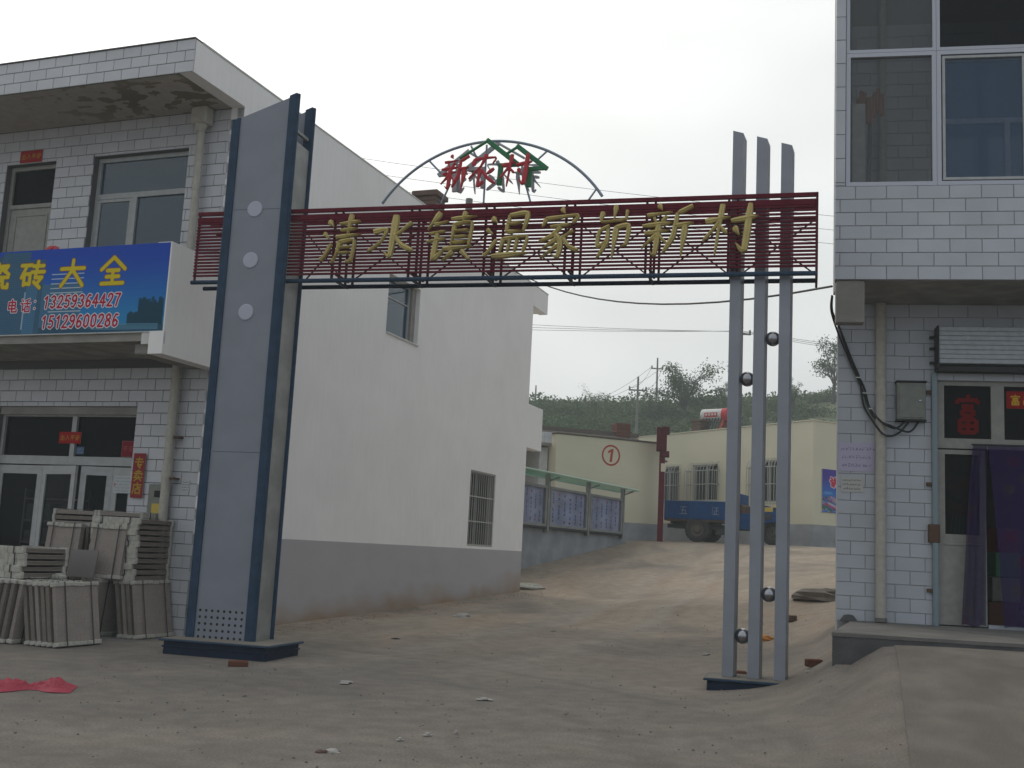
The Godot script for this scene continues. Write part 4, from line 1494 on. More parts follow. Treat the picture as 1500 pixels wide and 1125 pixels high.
# ---------- the village gate ----------
func make_gate() -> void:
	var K := strokes()
	var t := thing("village_gate", "steel village gate with maroon slatted beam, gold characters, blue pillar and three grey posts", "gate", GATE_AT, GATE_TURN)
	# pillar foot: a low blue plinth with a lipped top plate
	var b := MB.new()
	b.box(Vector3(-1.02, -0.3, -0.51), Vector3(0.46, 0.17, 0.45), 0.012)
	b.box(Vector3(-1.035, 0.09, -0.525), Vector3(0.475, 0.11, 0.465), 0.005)
	var foot := part("pillar_base", b, M.blue_dark, t)
	b = MB.new()
	b.box(Vector3(-1.07, 0.171, -0.56), Vector3(0.51, 0.197, 0.5), 0.008)
	part("top_plate", b, M.blue_steel, foot)
	b = MB.new()
	b.box(Vector3(-1.05, 0.199, -0.54), Vector3(0.49, 0.203, 0.48))
	part("dust_cover", b, M.dust_top, foot)
	# pillar: two plates with blue flanges, joined by narrow side panels
	var pillar := Node3D.new()
	pillar.name = "pillar"
	pillar.position = Vector3(0.055, -0.025, 0.1)
	t.add_child(pillar)
	for s in [[0.0, 1.0], [-0.52, -1.0]]:
		var z: float = s[0]
		b = MB.new()
		b.prism(PackedVector2Array([Vector2(-0.86, 0.2), Vector2(-0.1, 0.2), Vector2(-0.1, 7.77), Vector2(-0.86, 7.5)]), z - 0.05, z - 0.02)
		part("face_panel", b, M.panel_grey, pillar)
		for e in [[-0.955, -0.85, 7.47, 7.505], [-0.1, 0.01, 7.79, 7.83]]:
			b = MB.new()
			b.prism(PackedVector2Array([Vector2(e[0], 0.2), Vector2(e[1], 0.2), Vector2(e[1], e[3]), Vector2(e[0], e[2])]), z - 0.08, z + 0.0)
			part("flange", b, M.blue_steel, pillar)
		# rounded blue edge pipe of each flange
		for x in [-0.955, 0.01]:
			b = MB.new()
			b.tube([Vector3(x, 0.2, z - 0.04), Vector3(x, 7.48 if x < 0.0 else 7.82, z - 0.04)], 0.036, 10)
			part("edge_pipe", b, M.blue_steel, pillar)
	for x in [-0.955, 0.0]:
		b = MB.new()
		b.box(Vector3(x - 0.008, 0.2, -0.53), Vector3(x + 0.008, 7.15, -0.08))
		part("side_panel", b, M.panel_beige, pillar)
	for y in [7.3, 6.45]:
		b = MB.new()
		b.box(Vector3(-0.055, y, -0.52), Vector3(-0.012, y + 0.05, -0.085), 0.004)
		part("brace", b, M.panel_beige, pillar)
	b = MB.new()
	for y in [6.14, 2.72]:
		b.box(Vector3(-0.825, y - 0.004, -0.0198), Vector3(-0.113, y + 0.0, -0.0175))
	part("panel_seam", b, M.blue_dark, pillar)
	for y in [6.14, 5.4, 4.66]:
		b = MB.new()
		b.lathe([Vector2(0, 0.016), Vector2(0.105, 0.015), Vector2(0.115, 0.008), Vector2(0.115, -0.01)], Transform3D(Basis(Vector3.RIGHT, PI / 2), Vector3(-0.5, y, -0.02)), 28)
		part("round_disc", b, M.disc, pillar)
	b = MB.new()
	for i in 8:
		for j in 5:
			b.lathe([Vector2(0, 0.002), Vector2(0.018, 0.002), Vector2(0.018, 0.0)], Transform3D(Basis(Vector3.RIGHT, PI / 2), Vector3(-0.79 + 0.0886 * i, 0.245 + 0.086 * j, -0.02)), 14)
	part("vent_holes", b, M.dark, pillar).set_meta("kind", "stuff")
	# the beam: slats in front, a frame behind, blue tubes below
	var beam := Node3D.new()
	beam.name = "beam"
	t.add_child(beam)
	var x0 := -1.4
	var x1 := 7.19
	var k := 0
	var y := 5.195
	while y < 5.97:
		b = MB.new()
		b.box(Vector3(x0, y - 0.0145, -0.055), Vector3(x1 - 0.01, y + 0.0145, -0.032), 0.003)
		part("slat", b, M.maroon, beam)
		y += 0.0476
		k += 1
	b = MB.new()
	b.box(Vector3(x0, 6.075, -0.065), Vector3(x1, 6.13, -0.02), 0.005)
	part("top_rail", b, M.maroon, beam)
	b = MB.new()
	b.box(Vector3(x0, 5.975, -0.06), Vector3(x1 - 0.03, 6.05, -0.03), 0.004)
	part("upper_band", b, M.maroon, beam)
	b = MB.new()
	b.box(Vector3(x0 - 0.1, 6.08, -0.6), Vector3(x1, 6.185, -0.54), 0.005)
	part("rear_rail", b, M.maroon, beam)
	b = MB.new()
	b.box(Vector3(x0, 5.93, -0.59), Vector3(x1, 5.975, -0.55), 0.004)
	part("rear_rail", b, M.maroon_dark, beam)
	for s in [[-0.045, x0 - 0.02, 0.031], [-0.57, x0 - 0.13, 0.031]]:
		b = MB.new()
		b.tube([Vector3(s[1], 5.1 if s[0] > -0.1 else 5.14, s[0]), Vector3(x1, 5.1 if s[0] > -0.1 else 5.14, s[0])], s[2], 12)
		part("bottom_tube", b, M.blue_steel if s[0] > -0.1 else M.blue_dark, beam)
	var stations := [-1.0, 0.72, 1.84, 2.9, 4.0, 5.06, 6.1]
	for x in stations:
		for z in [-0.09, -0.56]:
			for e in [0.0, 0.11]:
				b = MB.new()
				b.box(Vector3(x + e - 0.015, 5.12, z - 0.015), Vector3(x + e + 0.015, 6.08, z + 0.015))
				part("upright", b, M.maroon_dark, beam)
		for yy in [5.2, 6.02]:
			b = MB.new()
			b.box(Vector3(x + 0.04, yy - 0.015, -0.545), Vector3(x + 0.07, yy + 0.015, -0.105))
			part("spreader", b, M.maroon_dark, beam)
		b = MB.new()
		b.box(Vector3(x + 0.03, 5.1, -0.55), Vector3(x + 0.06, 5.13, -0.07))
		part("tube_tie", b, M.blue_dark, beam)
	for i in stations.size():
		var a: float = stations[i] + 0.13
		var c: float = stations[i + 1] - 0.02 if i + 1 < stations.size() else x1 - 0.05
		if i == 0:
			a = 0.1
		var m := (a + c) / 2.0
		for s in [[Vector2(a, 5.22), Vector2(c, 5.92)], [Vector2(a, 5.92), Vector2(c, 5.22)]]:
			b = MB.new()
			var zz: float = -0.53 if s[0].y < 5.5 else -0.5
			b.bar(Vector3(s[0].x, s[0].y, zz), Vector3(s[1].x, s[1].y, zz), 0.016, 0.02, Vector3.BACK)
			part("diagonal", b, M.maroon_dark, beam)
	b = MB.new()
	b.box(Vector3(x1 - 0.03, 5.05, -0.6), Vector3(x1, 6.13, -0.02), 0.004)
	part("end_plate", b, M.maroon_dark, beam)
	b = MB.new()
	b.box(Vector3(x0, 5.12, -0.08), Vector3(x0 + 0.03, 6.08, -0.055), 0.004)
	part("end_plate", b, M.maroon, beam)
	# eight gold characters in front of the slats
	for s in [[K.qing, 0.87, 0.6, 0.72], [K.shui, 1.6, 0.68, 0.66], [K.zhen, 2.42, 0.72, 0.7], [K.wen, 3.24, 0.66, 0.66], [K.jia, 3.92, 0.6, 0.68], [K.mao, 4.63, 0.56, 0.72], [K.xin, 5.33, 0.66, 0.7], [K.cun, 6.12, 0.66, 0.68]]:
		b = MB.new()
		brush_letter(b, s[0], Vector3(s[1], 5.67, -0.02), Vector2(s[2], s[3]) * 1.0, 0.06, 0.88)
		part("gold_character", b, M.gold, t)
	# three posts, cut aslant on top, with steel balls clamped between them
	for s in [[6.14, 7.03], [6.44, 6.94], [6.745, 6.84]]:
		var x: float = s[0]
		var w := 0.132
		b = MB.new()
		b.prism(PackedVector2Array([Vector2(x, 0.2), Vector2(x + w, 0.2), Vector2(x + w, s[1] - 0.045), Vector2(x, s[1])]), -0.14, 0.14, Transform3D(Basis(Vector3.UP, deg_to_rad(-6.0)), Vector3(0.07 + x, 0, -0.29)) * Transform3D(Basis(), Vector3(-0.07 - x, 0, 0)))
		part("post", b, M.post_grey, t)
	for s in [[6.66, 4.32], [6.357, 3.81], [6.66, 1.19], [6.357, 0.68]]:
		var sm := SphereMesh.new()
		sm.radius = 0.093
		sm.height = 0.186
		sm.radial_segments = 32
		sm.rings = 16
		put("steel_ball", sm, M.chrome, t, Transform3D(Basis(), Vector3(s[0], s[1], -0.25)))
	b = MB.new()
	b.box(Vector3(5.97, -0.2, -0.62), Vector3(7.1, 0.165, 0.07), 0.01)
	foot = part("post_base", b, M.blue_dark, t)
	b = MB.new()
	b.box(Vector3(5.93, 0.166, -0.66), Vector3(7.14, 0.19, 0.11), 0.006)
	part("top_plate", b, M.blue_steel, foot)
	b = MB.new()
	b.box(Vector3(5.95, 0.192, -0.64), Vector3(7.12, 0.197, 0.09))
	part("dust_cover", b, M.dust_top, foot)
	# arch with the village emblem on top of the beam
	var emblem := Node3D.new()
	emblem.name = "arch_emblem"
	t.add_child(emblem)
	var za := -0.3
	var ca := Vector3(2.865, 5.232, za)
	var R := 1.868
	var pts := []
	var half := asin(1.56 / R)
	for i in 41:
		var a := -half + 2.0 * half * i / 40.0
		pts.append(ca + Vector3(sin(a) * R, cos(a) * R, 0))
	b = MB.new()
	b.tube(pts, 0.02, 8)
	part("arch_tube", b, M.arch_tube, emblem)
	var P := func(px: float, py: float) -> Vector3: return Vector3(1.97 + (px - 629.0) * 0.00971, 6.85 - 0.01 * (py - 236.0) - 0.00047 * (px - 629.0), za)
	for s in [[629, 236, 647, 253], [662, 268, 650, 297], [772, 266, 781, 293], [713, 212, 713, 295], [801, 221, 786, 235], [874, 272, 862, 290], [690, 214, 700, 232]]:
		b = MB.new()
		b.tube([P.call(s[0], s[1]), P.call(s[2], s[3])], 0.014, 7)
		part("spoke", b, M.arch_tube, emblem)
	# two house roofs in green, and the same sign reversed in grey for the other side
	var main := [Vector2(2.45, 6.84), Vector2(2.83, 7.07), Vector2(3.27, 6.715), Vector2(3.03, 6.71), Vector2(3.02, 6.46)]
	var small := [Vector2(3.12, 6.88), Vector2(3.26, 6.965), Vector2(3.66, 6.65), Vector2(3.44, 6.645), Vector2(3.43, 6.42)]
	for side in 2:
		for poly in [main, small]:
			b = MB.new()
			for i in poly.size() - 1:
				var w := [0.03, 0.065, 0.055, 0.07][i] as float
				var mx: float = 1.0 if side == 0 else -1.0
				var cx: float = 0.0 if side == 0 else 5.73
				var zz: float = za + 0.1 - 0.004 * i if side == 0 else za - 0.16 - 0.004 * i
				var p := Vector3(cx + mx * poly[i].x, poly[i].y + (0.0 if side == 0 else 0.06), zz)
				var q := Vector3(cx + mx * poly[i + 1].x, poly[i + 1].y + (0.0 if side == 0 else 0.06), zz)
				var d := (q - p).normalized() * w * 0.42
				b.bar(p - d, q + d, w, 0.04, Vector3.BACK, 0.006)
			part("roof_outline", b, M.green_letter if side == 0 else M.back_letter, emblem)
		for s in [[K.xin, 2.4, 0.37, 0.47], [K.nong, 2.8, 0.38, 0.46], [K.cun, 3.26, 0.4, 0.44]]:
			b = MB.new()
			var cx: float = s[1] if side == 0 else 5.73 - s[1]
			var zz: float = za + 0.15 if side == 0 else za - 0.2
			brush_letter(b, s[0], Vector3(cx, 6.61 + (0.0 if side == 0 else 0.04), zz), Vector2(s[2], s[3]) * 1.06, 0.035 if side == 0 else -0.035, 0.95 if side == 0 else 0.9, side == 1)
			part("red_character" if side == 0 else "reversed_character", b, M.red_letter if side == 0 else M.back_letter, emblem)


# ---------- the corner shop on the other side ----------
func make_corner_shop() -> void:
	var t := thing("corner_shop_building", "tiled corner shop with glazed bay above and raised concrete terrace below", "building", CORNER_AT, CORNER_TURN)
	var rest := MB.new()
	var T := Vector2(0.392, 0.1865)
	var fl := 0.84
	var door := Rect2(1.34, fl, 3.2, 3.36)
	var M4: Array = M.tile_side
	# ground floor front
	var b := MB.new()
	b.plate(Rect2(0.02, fl - 0.9, 9.0, 5.35), [door], -0.25, -0.012)
	part("front_wall", b, M.joint_pale, t)
	tiling(t, Transform3D(Basis(), Vector3(0, 0, -0.012)), Rect2(0, fl, 5.2, 4.44), [door], T, 0.2, M4, Rect2(-0.1, 0.8, 2.9, 4.6), rest, 0.012, 0.004)
	# the lane side follows the lane, not the front
	var lane := Transform3D(Basis(Vector3(0.17, 0, -0.985), Vector3.UP, Vector3(-0.985, 0, -0.17)), Vector3(0.02, 0, 0))
	b = MB.new()
	b.plate(Rect2(0.08, -0.2, 9.0, 5.47), [], -0.2, -0.002, lane)
	part("lane_wall", b, M.joint_pale, t)
	tiling(t, lane, Rect2(0.02, fl, 9.0, 4.44), [], T, 0.0, M4, Rect2(100, 0, 1, 1), rest)
	# bay storey: slab, parapet, glazing
	var zf := 1.42
	b = MB.new()
	var floor_plan := PackedVector2Array([Vector2(-0.16, zf - 0.1), Vector2(9.0, zf - 0.1), Vector2(9.0, -8.8), Vector2(1.58, -8.8)])
	var lying := Transform3D(Basis(Vector3(1, 0, 0), Vector3(0, 0, 1), Vector3(0, 1, 0)), Vector3.ZERO)
	b.prism(floor_plan, 5.28, 5.46, lying)
	part("bay_slab", b, M.plaster, t)
	b = MB.new()
	b.box(Vector3(-0.165, 5.285, zf - 0.12), Vector3(9.0, 6.545, zf - 0.012))
	b.box(Vector3(-0.16, 6.545, zf - 0.12), Vector3(-0.045, 11.0, zf - 0.012))
	var bay_side := Transform3D(Basis(Vector3(0.17, 0, -0.985), Vector3.UP, Vector3(-0.985, 0, -0.17)), Vector3(-0.16, 0, zf - 0.012))
	b.plate(Rect2(0.13, 5.47, 10.0, 5.5), [], -0.1, -0.002, bay_side)
	part("bay_parapet", b, M.joint_pale, t)
	tiling(t, Transform3D(Basis(), Vector3(0, 0, zf - 0.012)), Rect2(-0.175, 5.28, 5.6, 1.27), [], Vector2(0.392, 0.1815), 0.13, M4, Rect2(-0.2, 5.2, 2.7, 1.4), rest, 0.012, 0.005)
	tiling(t, Transform3D(Basis(), Vector3(0, 0, zf - 0.012)), Rect2(-0.175, 6.555, 0.135, 4.4), [], Vector2(0.392, 0.335), 0.05, M4, Rect2(-0.2, 6.5, 0.3, 3.1), rest, 0.012, 0.005)
	tiling(t, bay_side, Rect2(0.015, 5.28, 9.8, 5.7), [], T, 0.0, M4, Rect2(100, 0, 1, 1), rest)
	b = MB.new()
	b.prism(PackedVector2Array([Vector2(-0.3, zf + 0.25), Vector2(9.0, zf + 0.25), Vector2(9.0, -8.8), Vector2(1.45, -8.8)]), 11.0, 11.25, lying)
	part("roof_slab", b, M.plaster, t)
	b = MB.new()
	b.box(Vector3(-0.145, 4.71, zf - 0.22), Vector3(0.21, 5.278, zf - 0.03), 0.012)
	part("cantilever_beam", b, M.plaster, t)
	# aluminium bay glazing, two panes wide in view
	var zg := zf - 0.05
	var xs := [-0.035, 1.12, 2.3, 3.46, 4.6]
	for i in 4:
		var r := Rect2(xs[i], 8.43, xs[i + 1] - xs[i], 2.4)
		sash(t, "bay_window", r.grow(-0.002), 0.045, zg - 0.08, zg + 0.012, M.alu, M.glass_bay_veiled if i == 0 else M.glass_dark)
		r = Rect2(xs[i], 6.56, xs[i + 1] - xs[i], 1.87)
		var w := sash(t, "bay_window", r.grow(-0.002), 0.055, zg - 0.08, zg + 0.012, M.alu, M.glass_bay_veiled if i != 1 else M.glass_bay)
		if i > 0:
			b = MB.new()
			b.frame(r.grow(-0.075), 0.035, zg - 0.03, zg + 0.004)
			part("sliding_sash", b, M.white_frame, w)
	# balcony behind the glass: tiled wall, inner window, drain pipe
	b = MB.new()
	b.plate(Rect2(-0.04, 5.47, 9.0, 5.5), [Rect2(1.3, 6.7, 3.0, 2.3)], -0.25, -0.012)
	part("balcony_wall", b, M.joint_pale, t)
	tiling(t, Transform3D(Basis(), Vector3(0, 0, -0.012)), Rect2(-0.04, 6.3, 2.9, 3.2), [Rect2(1.3, 6.7, 3.0, 2.3)], T, 0.3, M4, Rect2(-0.1, 6.4, 1.42, 2.9), rest)
	b = MB.new()
	b.frame(Rect2(1.302, 6.702, 2.996, 2.296), 0.07, -0.16, -0.06)
	b.box(Vector3(1.37, 7.98, -0.155), Vector3(4.23, 8.05, -0.065))
	b.box(Vector3(2.3, 6.77, -0.155), Vector3(2.37, 7.98, -0.065))
	var iw := part("balcony_window", b, M.white_frame, t)
	b = MB.new()
	b.box(Vector3(1.36, 6.76, -0.113), Vector3(4.24, 8.94, -0.107))
	part("pane", b, M.glass_blue, iw)
	b = MB.new()
	b.tube([Vector3(0.6, 5.5, 0.1), Vector3(0.6, 10.9, 0.1)], 0.055, 12)
	part("balcony_pipe", b, M.pipe, t)
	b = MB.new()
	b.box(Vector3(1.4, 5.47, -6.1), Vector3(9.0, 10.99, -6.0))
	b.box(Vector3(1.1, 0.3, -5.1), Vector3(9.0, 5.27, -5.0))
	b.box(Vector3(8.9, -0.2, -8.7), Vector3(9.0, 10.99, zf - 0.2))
	part("inner_wall", b, M.shaded_room, t)
	part("tiles", rest, M4[0], t).set_meta("kind", "stuff")
	# drain pipe beside the doors
	b = MB.new()
	b.tube([Vector3(0.585, 5.27, 0.08), Vector3(0.585, fl + 0.06, 0.08)], 0.072, 14)
	for y in [4.05, 2.72, 1.85]:
		b.tube([Vector3(0.585, y, 0.08), Vector3(0.585, y - 0.1, 0.08)], 0.078, 14)
	part("downpipe", b, M.pipe, t)
	b = MB.new()
	b.tube([Vector3(0.585, fl + 0.06, 0.08), Vector3(0.585, fl + 0.005, 0.085)], 0.08, 14)
	part("pipe_shoe", b, M.concrete, t)
	# roller shutter box over the doors, with its guide rail
	b = MB.new()
	for k in 8:
		b.box(Vector3(1.33, 4.40 + 0.0645 * k, 0.0), Vector3(4.7, 4.4635 + 0.0645 * k, 0.25), 0.006)
	var sb := part("shutter_box", b, M.shutter, t)
	b = MB.new()
	b.box(Vector3(1.31, 4.34, 0.0), Vector3(1.329, 4.93, 0.26), 0.004)
	b.box(Vector3(1.31, 4.3, 0.0), Vector3(4.7, 4.36, 0.2))
	for y in [4.78, 4.62, 4.42]:
		b.box(Vector3(1.24, y, 0.02), Vector3(1.31, y + 0.03, 0.08))
	part("end_bracket", b, M.iron, sb)
	b = MB.new()
	b.box(Vector3(1.262, fl, 0.0), Vector3(1.338, 4.3, 0.06), 0.006)
	b.box(Vector3(1.285, fl, 0.061), Vector3(1.315, 4.3, 0.066))
	var rail := part("shutter_rail", b, M.rail, t)
	b = MB.new()
	for y in [4.0, 2.72, 1.28]:
		b.box(Vector3(1.19, y, 0.0), Vector3(1.26, y + 0.05, 0.05), 0.006)
	b.box(Vector3(1.21, 1.95, 0.0), Vector3(1.36, 2.2, 0.075), 0.01)
	part("latch", b, M.rust, rail)
	# door set: transom lights, a fixed leaf, the open doorway
	b = MB.new()
	b.plate(Rect2(1.342, 3.26, 3.19, 0.99), [Rect2(1.445, 3.4, 0.615, 0.74), Rect2(2.23, 3.4, 0.8, 0.74), Rect2(3.2, 3.4, 1.2, 0.74)], -0.16, -0.06)
	var tf := part("door_transom", b, M.cream_frame, t)
	for r in [Rect2(1.447, 3.402, 0.611, 0.736), Rect2(2.232, 3.402, 0.796, 0.736), Rect2(3.202, 3.402, 1.196, 0.736)]:
		b = MB.new()
		b.box(Vector3(r.position.x, r.position.y, -0.113), Vector3(r.end.x, r.end.y, -0.107))
		part("pane", b, M.glass_dark, tf)
	b = MB.new()
	b.plate(Rect2(1.36, fl + 0.02, 0.62, 2.38), [Rect2(1.45, 2.08, 0.45, 1.1)], -0.15, -0.07)
	b.box(Vector3(1.44, 1.93, -0.069), Vector3(1.92, 1.96, -0.055), 0.004)
	var leaf_d := part("door_leaf", b, M.cream_frame, t)
	b = MB.new()
	b.box(Vector3(1.452, 2.082, -0.113), Vector3(1.898, 3.178, -0.107))
	part("pane", b, M.glass_dark, leaf_d)
	b = MB.new()
	b.box(Vector3(1.985, fl, -0.14), Vector3(4.5, fl + 0.05, -0.04), 0.004)
	part("threshold", b, M.alu, t)
	# terrace: slab with a darker front
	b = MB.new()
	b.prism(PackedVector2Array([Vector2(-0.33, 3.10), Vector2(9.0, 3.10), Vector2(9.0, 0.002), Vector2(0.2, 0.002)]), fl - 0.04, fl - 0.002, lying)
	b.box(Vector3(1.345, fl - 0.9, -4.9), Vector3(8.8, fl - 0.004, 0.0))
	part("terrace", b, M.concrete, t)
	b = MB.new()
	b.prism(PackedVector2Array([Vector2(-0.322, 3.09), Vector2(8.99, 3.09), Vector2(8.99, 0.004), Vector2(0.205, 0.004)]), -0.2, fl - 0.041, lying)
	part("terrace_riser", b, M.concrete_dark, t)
	b = MB.new()
	b.lathe([Vector2(0, 0.09), Vector2(0.06, 0.08), Vector2(0.1, 0.03), Vector2(0.12, 0)], Transform3D(Basis().scaled(Vector3(1, 1, 0.5)), Vector3(0.17, fl - 0.003, 0.03)), 10)
	part("mortar_lump", b, M.concrete_dark, t)
	make_corner_things(frame_of(CORNER_AT, CORNER_TURN))


func make_corner_things(f: Transform3D) -> void:
	var K := strokes()
	# switch box with its cables
	var t := thing("switch_box", "grey steel switch box mounted on the tiles between downpipe and shutter", "electrical box")
	t.transform = f * Transform3D(Basis(), Vector3(0.98, 3.62, 0.002))
	part_box(t, "cabinet", Vector3(-0.19, 0, 0), Vector3(0.19, 0.52, 0.15), M.box_steel, 0.008)
	part_box(t, "cabinet_door", Vector3(-0.165, 0.025, 0.151), Vector3(0.165, 0.48, 0.16), M.box_steel, 0.006)
	part_box(t, "rain_lip", Vector3(-0.205, 0.521, 0), Vector3(0.205, 0.54, 0.185), M.iron, 0.004)
	part_box(t, "lower_lip", Vector3(-0.2, -0.02, 0), Vector3(0.2, -0.001, 0.165), M.iron, 0.004)
	part_box(t, "lock", Vector3(0.09, 0.25, 0.161), Vector3(0.135, 0.28, 0.175), M.chrome, 0.004)
	var c := Node3D.new()
	c.name = "cables"
	var paths := [
		[[-0.12, 5.26, 0.5], [-0.08, 5.15, 0.1], [0.01, 4.95, 0.05], [0.2, 4.4, 0.04], [0.36, 4.08, 0.04], [0.44, 3.78, 0.04], [0.6, 3.55, 0.2], [0.78, 3.5, 0.1], [0.9, 3.6, 0.08]],
		[[-0.12, 5.26, 0.54], [-0.09, 5.15, 0.12], [0.03, 4.9, 0.06], [0.18, 4.5, 0.05], [0.3, 4.2, 0.05], [0.34, 3.9, 0.05], [0.4, 3.72, 0.05], [0.6, 3.4, 0.2], [0.8, 3.42, 0.1], [0.96, 3.6, 0.08]],
		[[-0.13, 5.26, 0.58], [-0.1, 5.15, 0.14], [-0.0, 4.85, 0.07], [0.16, 4.45, 0.06], [0.31, 4.1, 0.06], [0.42, 3.8, 0.06], [0.52, 3.62, 0.07], [0.7, 3.52, 0.2], [0.95, 3.45, 0.12], [1.08, 3.6, 0.08]],
	]
	var ct := thing("cable_bundle", "black cables draped down the tile wall into the grey switch box", "cables")
	ct.transform = f
	for p in paths:
		var pts := []
		for i in p.size() - 1:
			var v := []
			for o in [-1, 0, 1, 2]:
				var q: Array = p[clampi(i + o, 0, p.size() - 1)]
				v.append(Vector3(q[0], q[1], q[2]))
			for s in 5:
				pts.append(v[1].cubic_interpolate(v[2], v[0], v[3], s / 5.0))
		var l: Array = p[-1]
		pts.append(Vector3(l[0], l[1], l[2]))
		var b := MB.new()
		b.tube(pts, 0.014, 7)
		part("cable", b, M.wire, ct)
	for q in [[0.28, 4.2], [0.37, 3.98], [0.45, 3.76]]:
		part_box(ct, "cable_tie", Vector3(q[0] - 0.03, q[1], 0.02), Vector3(q[0] + 0.03, q[1] + 0.016, 0.075), M.white_trim)
	# papers on the wall
	var img := notice_image(200, 150, lin(0.5, 0.46, 0.6), 3, lin(0.16, 0.15, 0.3), 15.0)
	sheet_thing("paper_notice", "lilac paper notice with three handwritten lines on the tile wall", "notice", f, Vector2(0.02, 2.89), Vector2(0.51, 3.29), 0.004, img, 0.003)
	img = notice_image(140, 84, lin(0.5, 0.5, 0.47), 3, lin(0.08, 0.08, 0.09), 10.0)
	sheet_thing("metal_plate", "small pale plate with printed lines below the lilac paper notice", "plate", f, Vector2(0.06, 2.6), Vector2(0.36, 2.81), 0.004, img, 0.005)
	# red paper cuts and couplets on the door glass
	var back := lin(0.012, 0.012, 0.014)
	for s in [["red_paper_cut", "dark red paper cut character in the door transom window", 1.59, 3.48, 1.93, 4.06, K.fu]]:
		var t2 := thing(s[0], s[1], "paper cut")
		t2.transform = f * Transform3D(Basis(), Vector3((s[2] + s[4]) / 2.0, s[3], -0.095))
		var b := MB.new()
		var k := 0
		for q in strokes_of(s[6]):
			for i in q[0].size() - 1:
				var a: Vector2 = q[0][i]
				var e: Vector2 = q[0][i + 1]
				var z := 0.0015 * k
				k += 1
				b.bar(Vector3((a.x - 50) * 0.0036, (100 - a.y) * 0.0055, z), Vector3((e.x - 50) * 0.0036, (100 - e.y) * 0.0055, z), 0.062, 0.001, Vector3.BACK)
		part("paper", b, M.red_paper, t2)
	placard("red_plaque", "red plaque with gold characters in the second door transom window", "plaque", f, Vector2(2.27, 3.84), Vector2(2.98, 4.08), -0.1, lin(0.3, 0.012, 0.014), [K.fu, K.chu, K.ping, K.an], lin(0.6, 0.4, 0.04), true, 260.0, 0.004, 0.06)
	# flower print behind the door leaf
	img = Image.create_empty(180, 440, false, Image.FORMAT_RGB8)
	img.fill(lin(0.03, 0.01, 0.012))
	for k in 46:
		var q := Vector2(rng.randf_range(20, 160), rng.randf_range(130, 330))
		for a in 5:
			ink(img, q, q + Vector2.from_angle(a * TAU / 5.0) * rng.randf_range(10, 24), 7.0, Color(lin(0.34, 0.012, 0.02), 0.75))
	for k in 14:
		var q := Vector2(rng.randf_range(30, 120), rng.randf_range(200, 260))
		ink(img, q, q + Vector2.from_angle(rng.randf() * TAU) * 18.0, 4.0, Color(lin(0.06, 0.2, 0.07), 0.9))
	for k in 5:
		ink(img, Vector2(30 + 22 * k, 430), Vector2(40 + 20 * k, 350), 6.0, Color(lin(0.2, 0.3, 0.24), 0.9))
	sheet_thing("flower_print", "red flower print with green leaves behind the glass of the door leaf", "print", f, Vector2(1.46, 2.09), Vector2(1.89, 3.17), -0.135, img, 0.003)
	# sheer purple curtains in the doorway
	var cm := StandardMaterial3D.new()
	cm.transparency = BaseMaterial3D.TRANSPARENCY_ALPHA
	cm.roughness = 0.9
	cm.metallic_specular = 0.1
	cm.cull_mode = BaseMaterial3D.CULL_DISABLED
	img = Image.create_empty(384, 384, false, Image.FORMAT_RGBA8)
	for y in 384:
		for x in 384:
			var weave := 0.72 + (0.06 if (x + y) % 4 < 2 else 0.0)
			img.set_pixel(x, y, Color(lin(0.032, 0.018, 0.085), weave))
	for k in 24:
		var q := Vector2(rng.randf_range(20, 364), rng.randf_range(20, 364))
		var col := lin(0.085, 0.014, 0.06) if k % 3 else lin(0.055, 0.045, 0.05)
		for a in 6:
			var e := q + Vector2.from_angle(a * TAU / 6.0 + k) * 13.0
			for y in range(int(e.y) - 7, int(e.y) + 8):
				for x in range(int(e.x) - 7, int(e.x) + 8):
					if x >= 0 and y >= 0 and x < 384 and y < 384 and Vector2(x, y).distance_to(e) < 6.5:
						img.set_pixel(x, y, Color(col, 0.78))
	cm.albedo_texture = ImageTexture.create_from_image(img)
	for s in [["sheer purple curtain strip hanging over the door leaf", 1.8, 1.98, 1.62, 1.93, 3.0], ["sheer purple curtain with red flowers filling the open doorway", 1.985, 3.3, 2.16, 3.35, 5.0]]:
		var st := SurfaceTool.new()
		st.begin(Mesh.PRIMITIVE_TRIANGLES)
		st.set_smooth_group(1)
		var nx := 40
		var ny := 24
		var at := func(i: int, j: int) -> Array:
			var u := float(i) / nx
			var v := float(j) / ny
			var spread := pow(v, 0.8)
			var x := lerpf(lerpf(s[1], s[2], u), lerpf(s[3], s[4], u), spread)
			var z := 0.04 + 0.03 * sin(u * TAU * s[5] + v * 1.5) * (0.4 + 0.6 * v) + 0.012 * sin(u * 40.0 + v * 3.0)
			return [Vector3(x, lerpf(3.3, 0.87 + 0.015 * sin(u * 9.0), v), z), Vector2(u * (s[4] - s[3]) * 0.75 + s[1], v * 1.8)]
		for i in nx:
			for j in ny:
				for q in [[i, j], [i + 1, j], [i, j + 1], [i + 1, j], [i + 1, j + 1], [i, j + 1]]:
					var r: Array = at.call(q[0], q[1])
					st.set_uv(r[1])
					st.add_vertex(r[0])
		st.generate_normals()
		var o := single("door_curtain", st.commit(), cm, s[0], "curtain")
		o.transform = f
	var b := MB.new()
	b.tube([Vector3(1.78, 3.31, 0.04), Vector3(4.4, 3.31, 0.04)], 0.012, 8)
	var rod := single("curtain_rod", b.done(), M.iron, "thin dark curtain rod across the corner shop doorway", "curtain rod")
	rod.transform = f
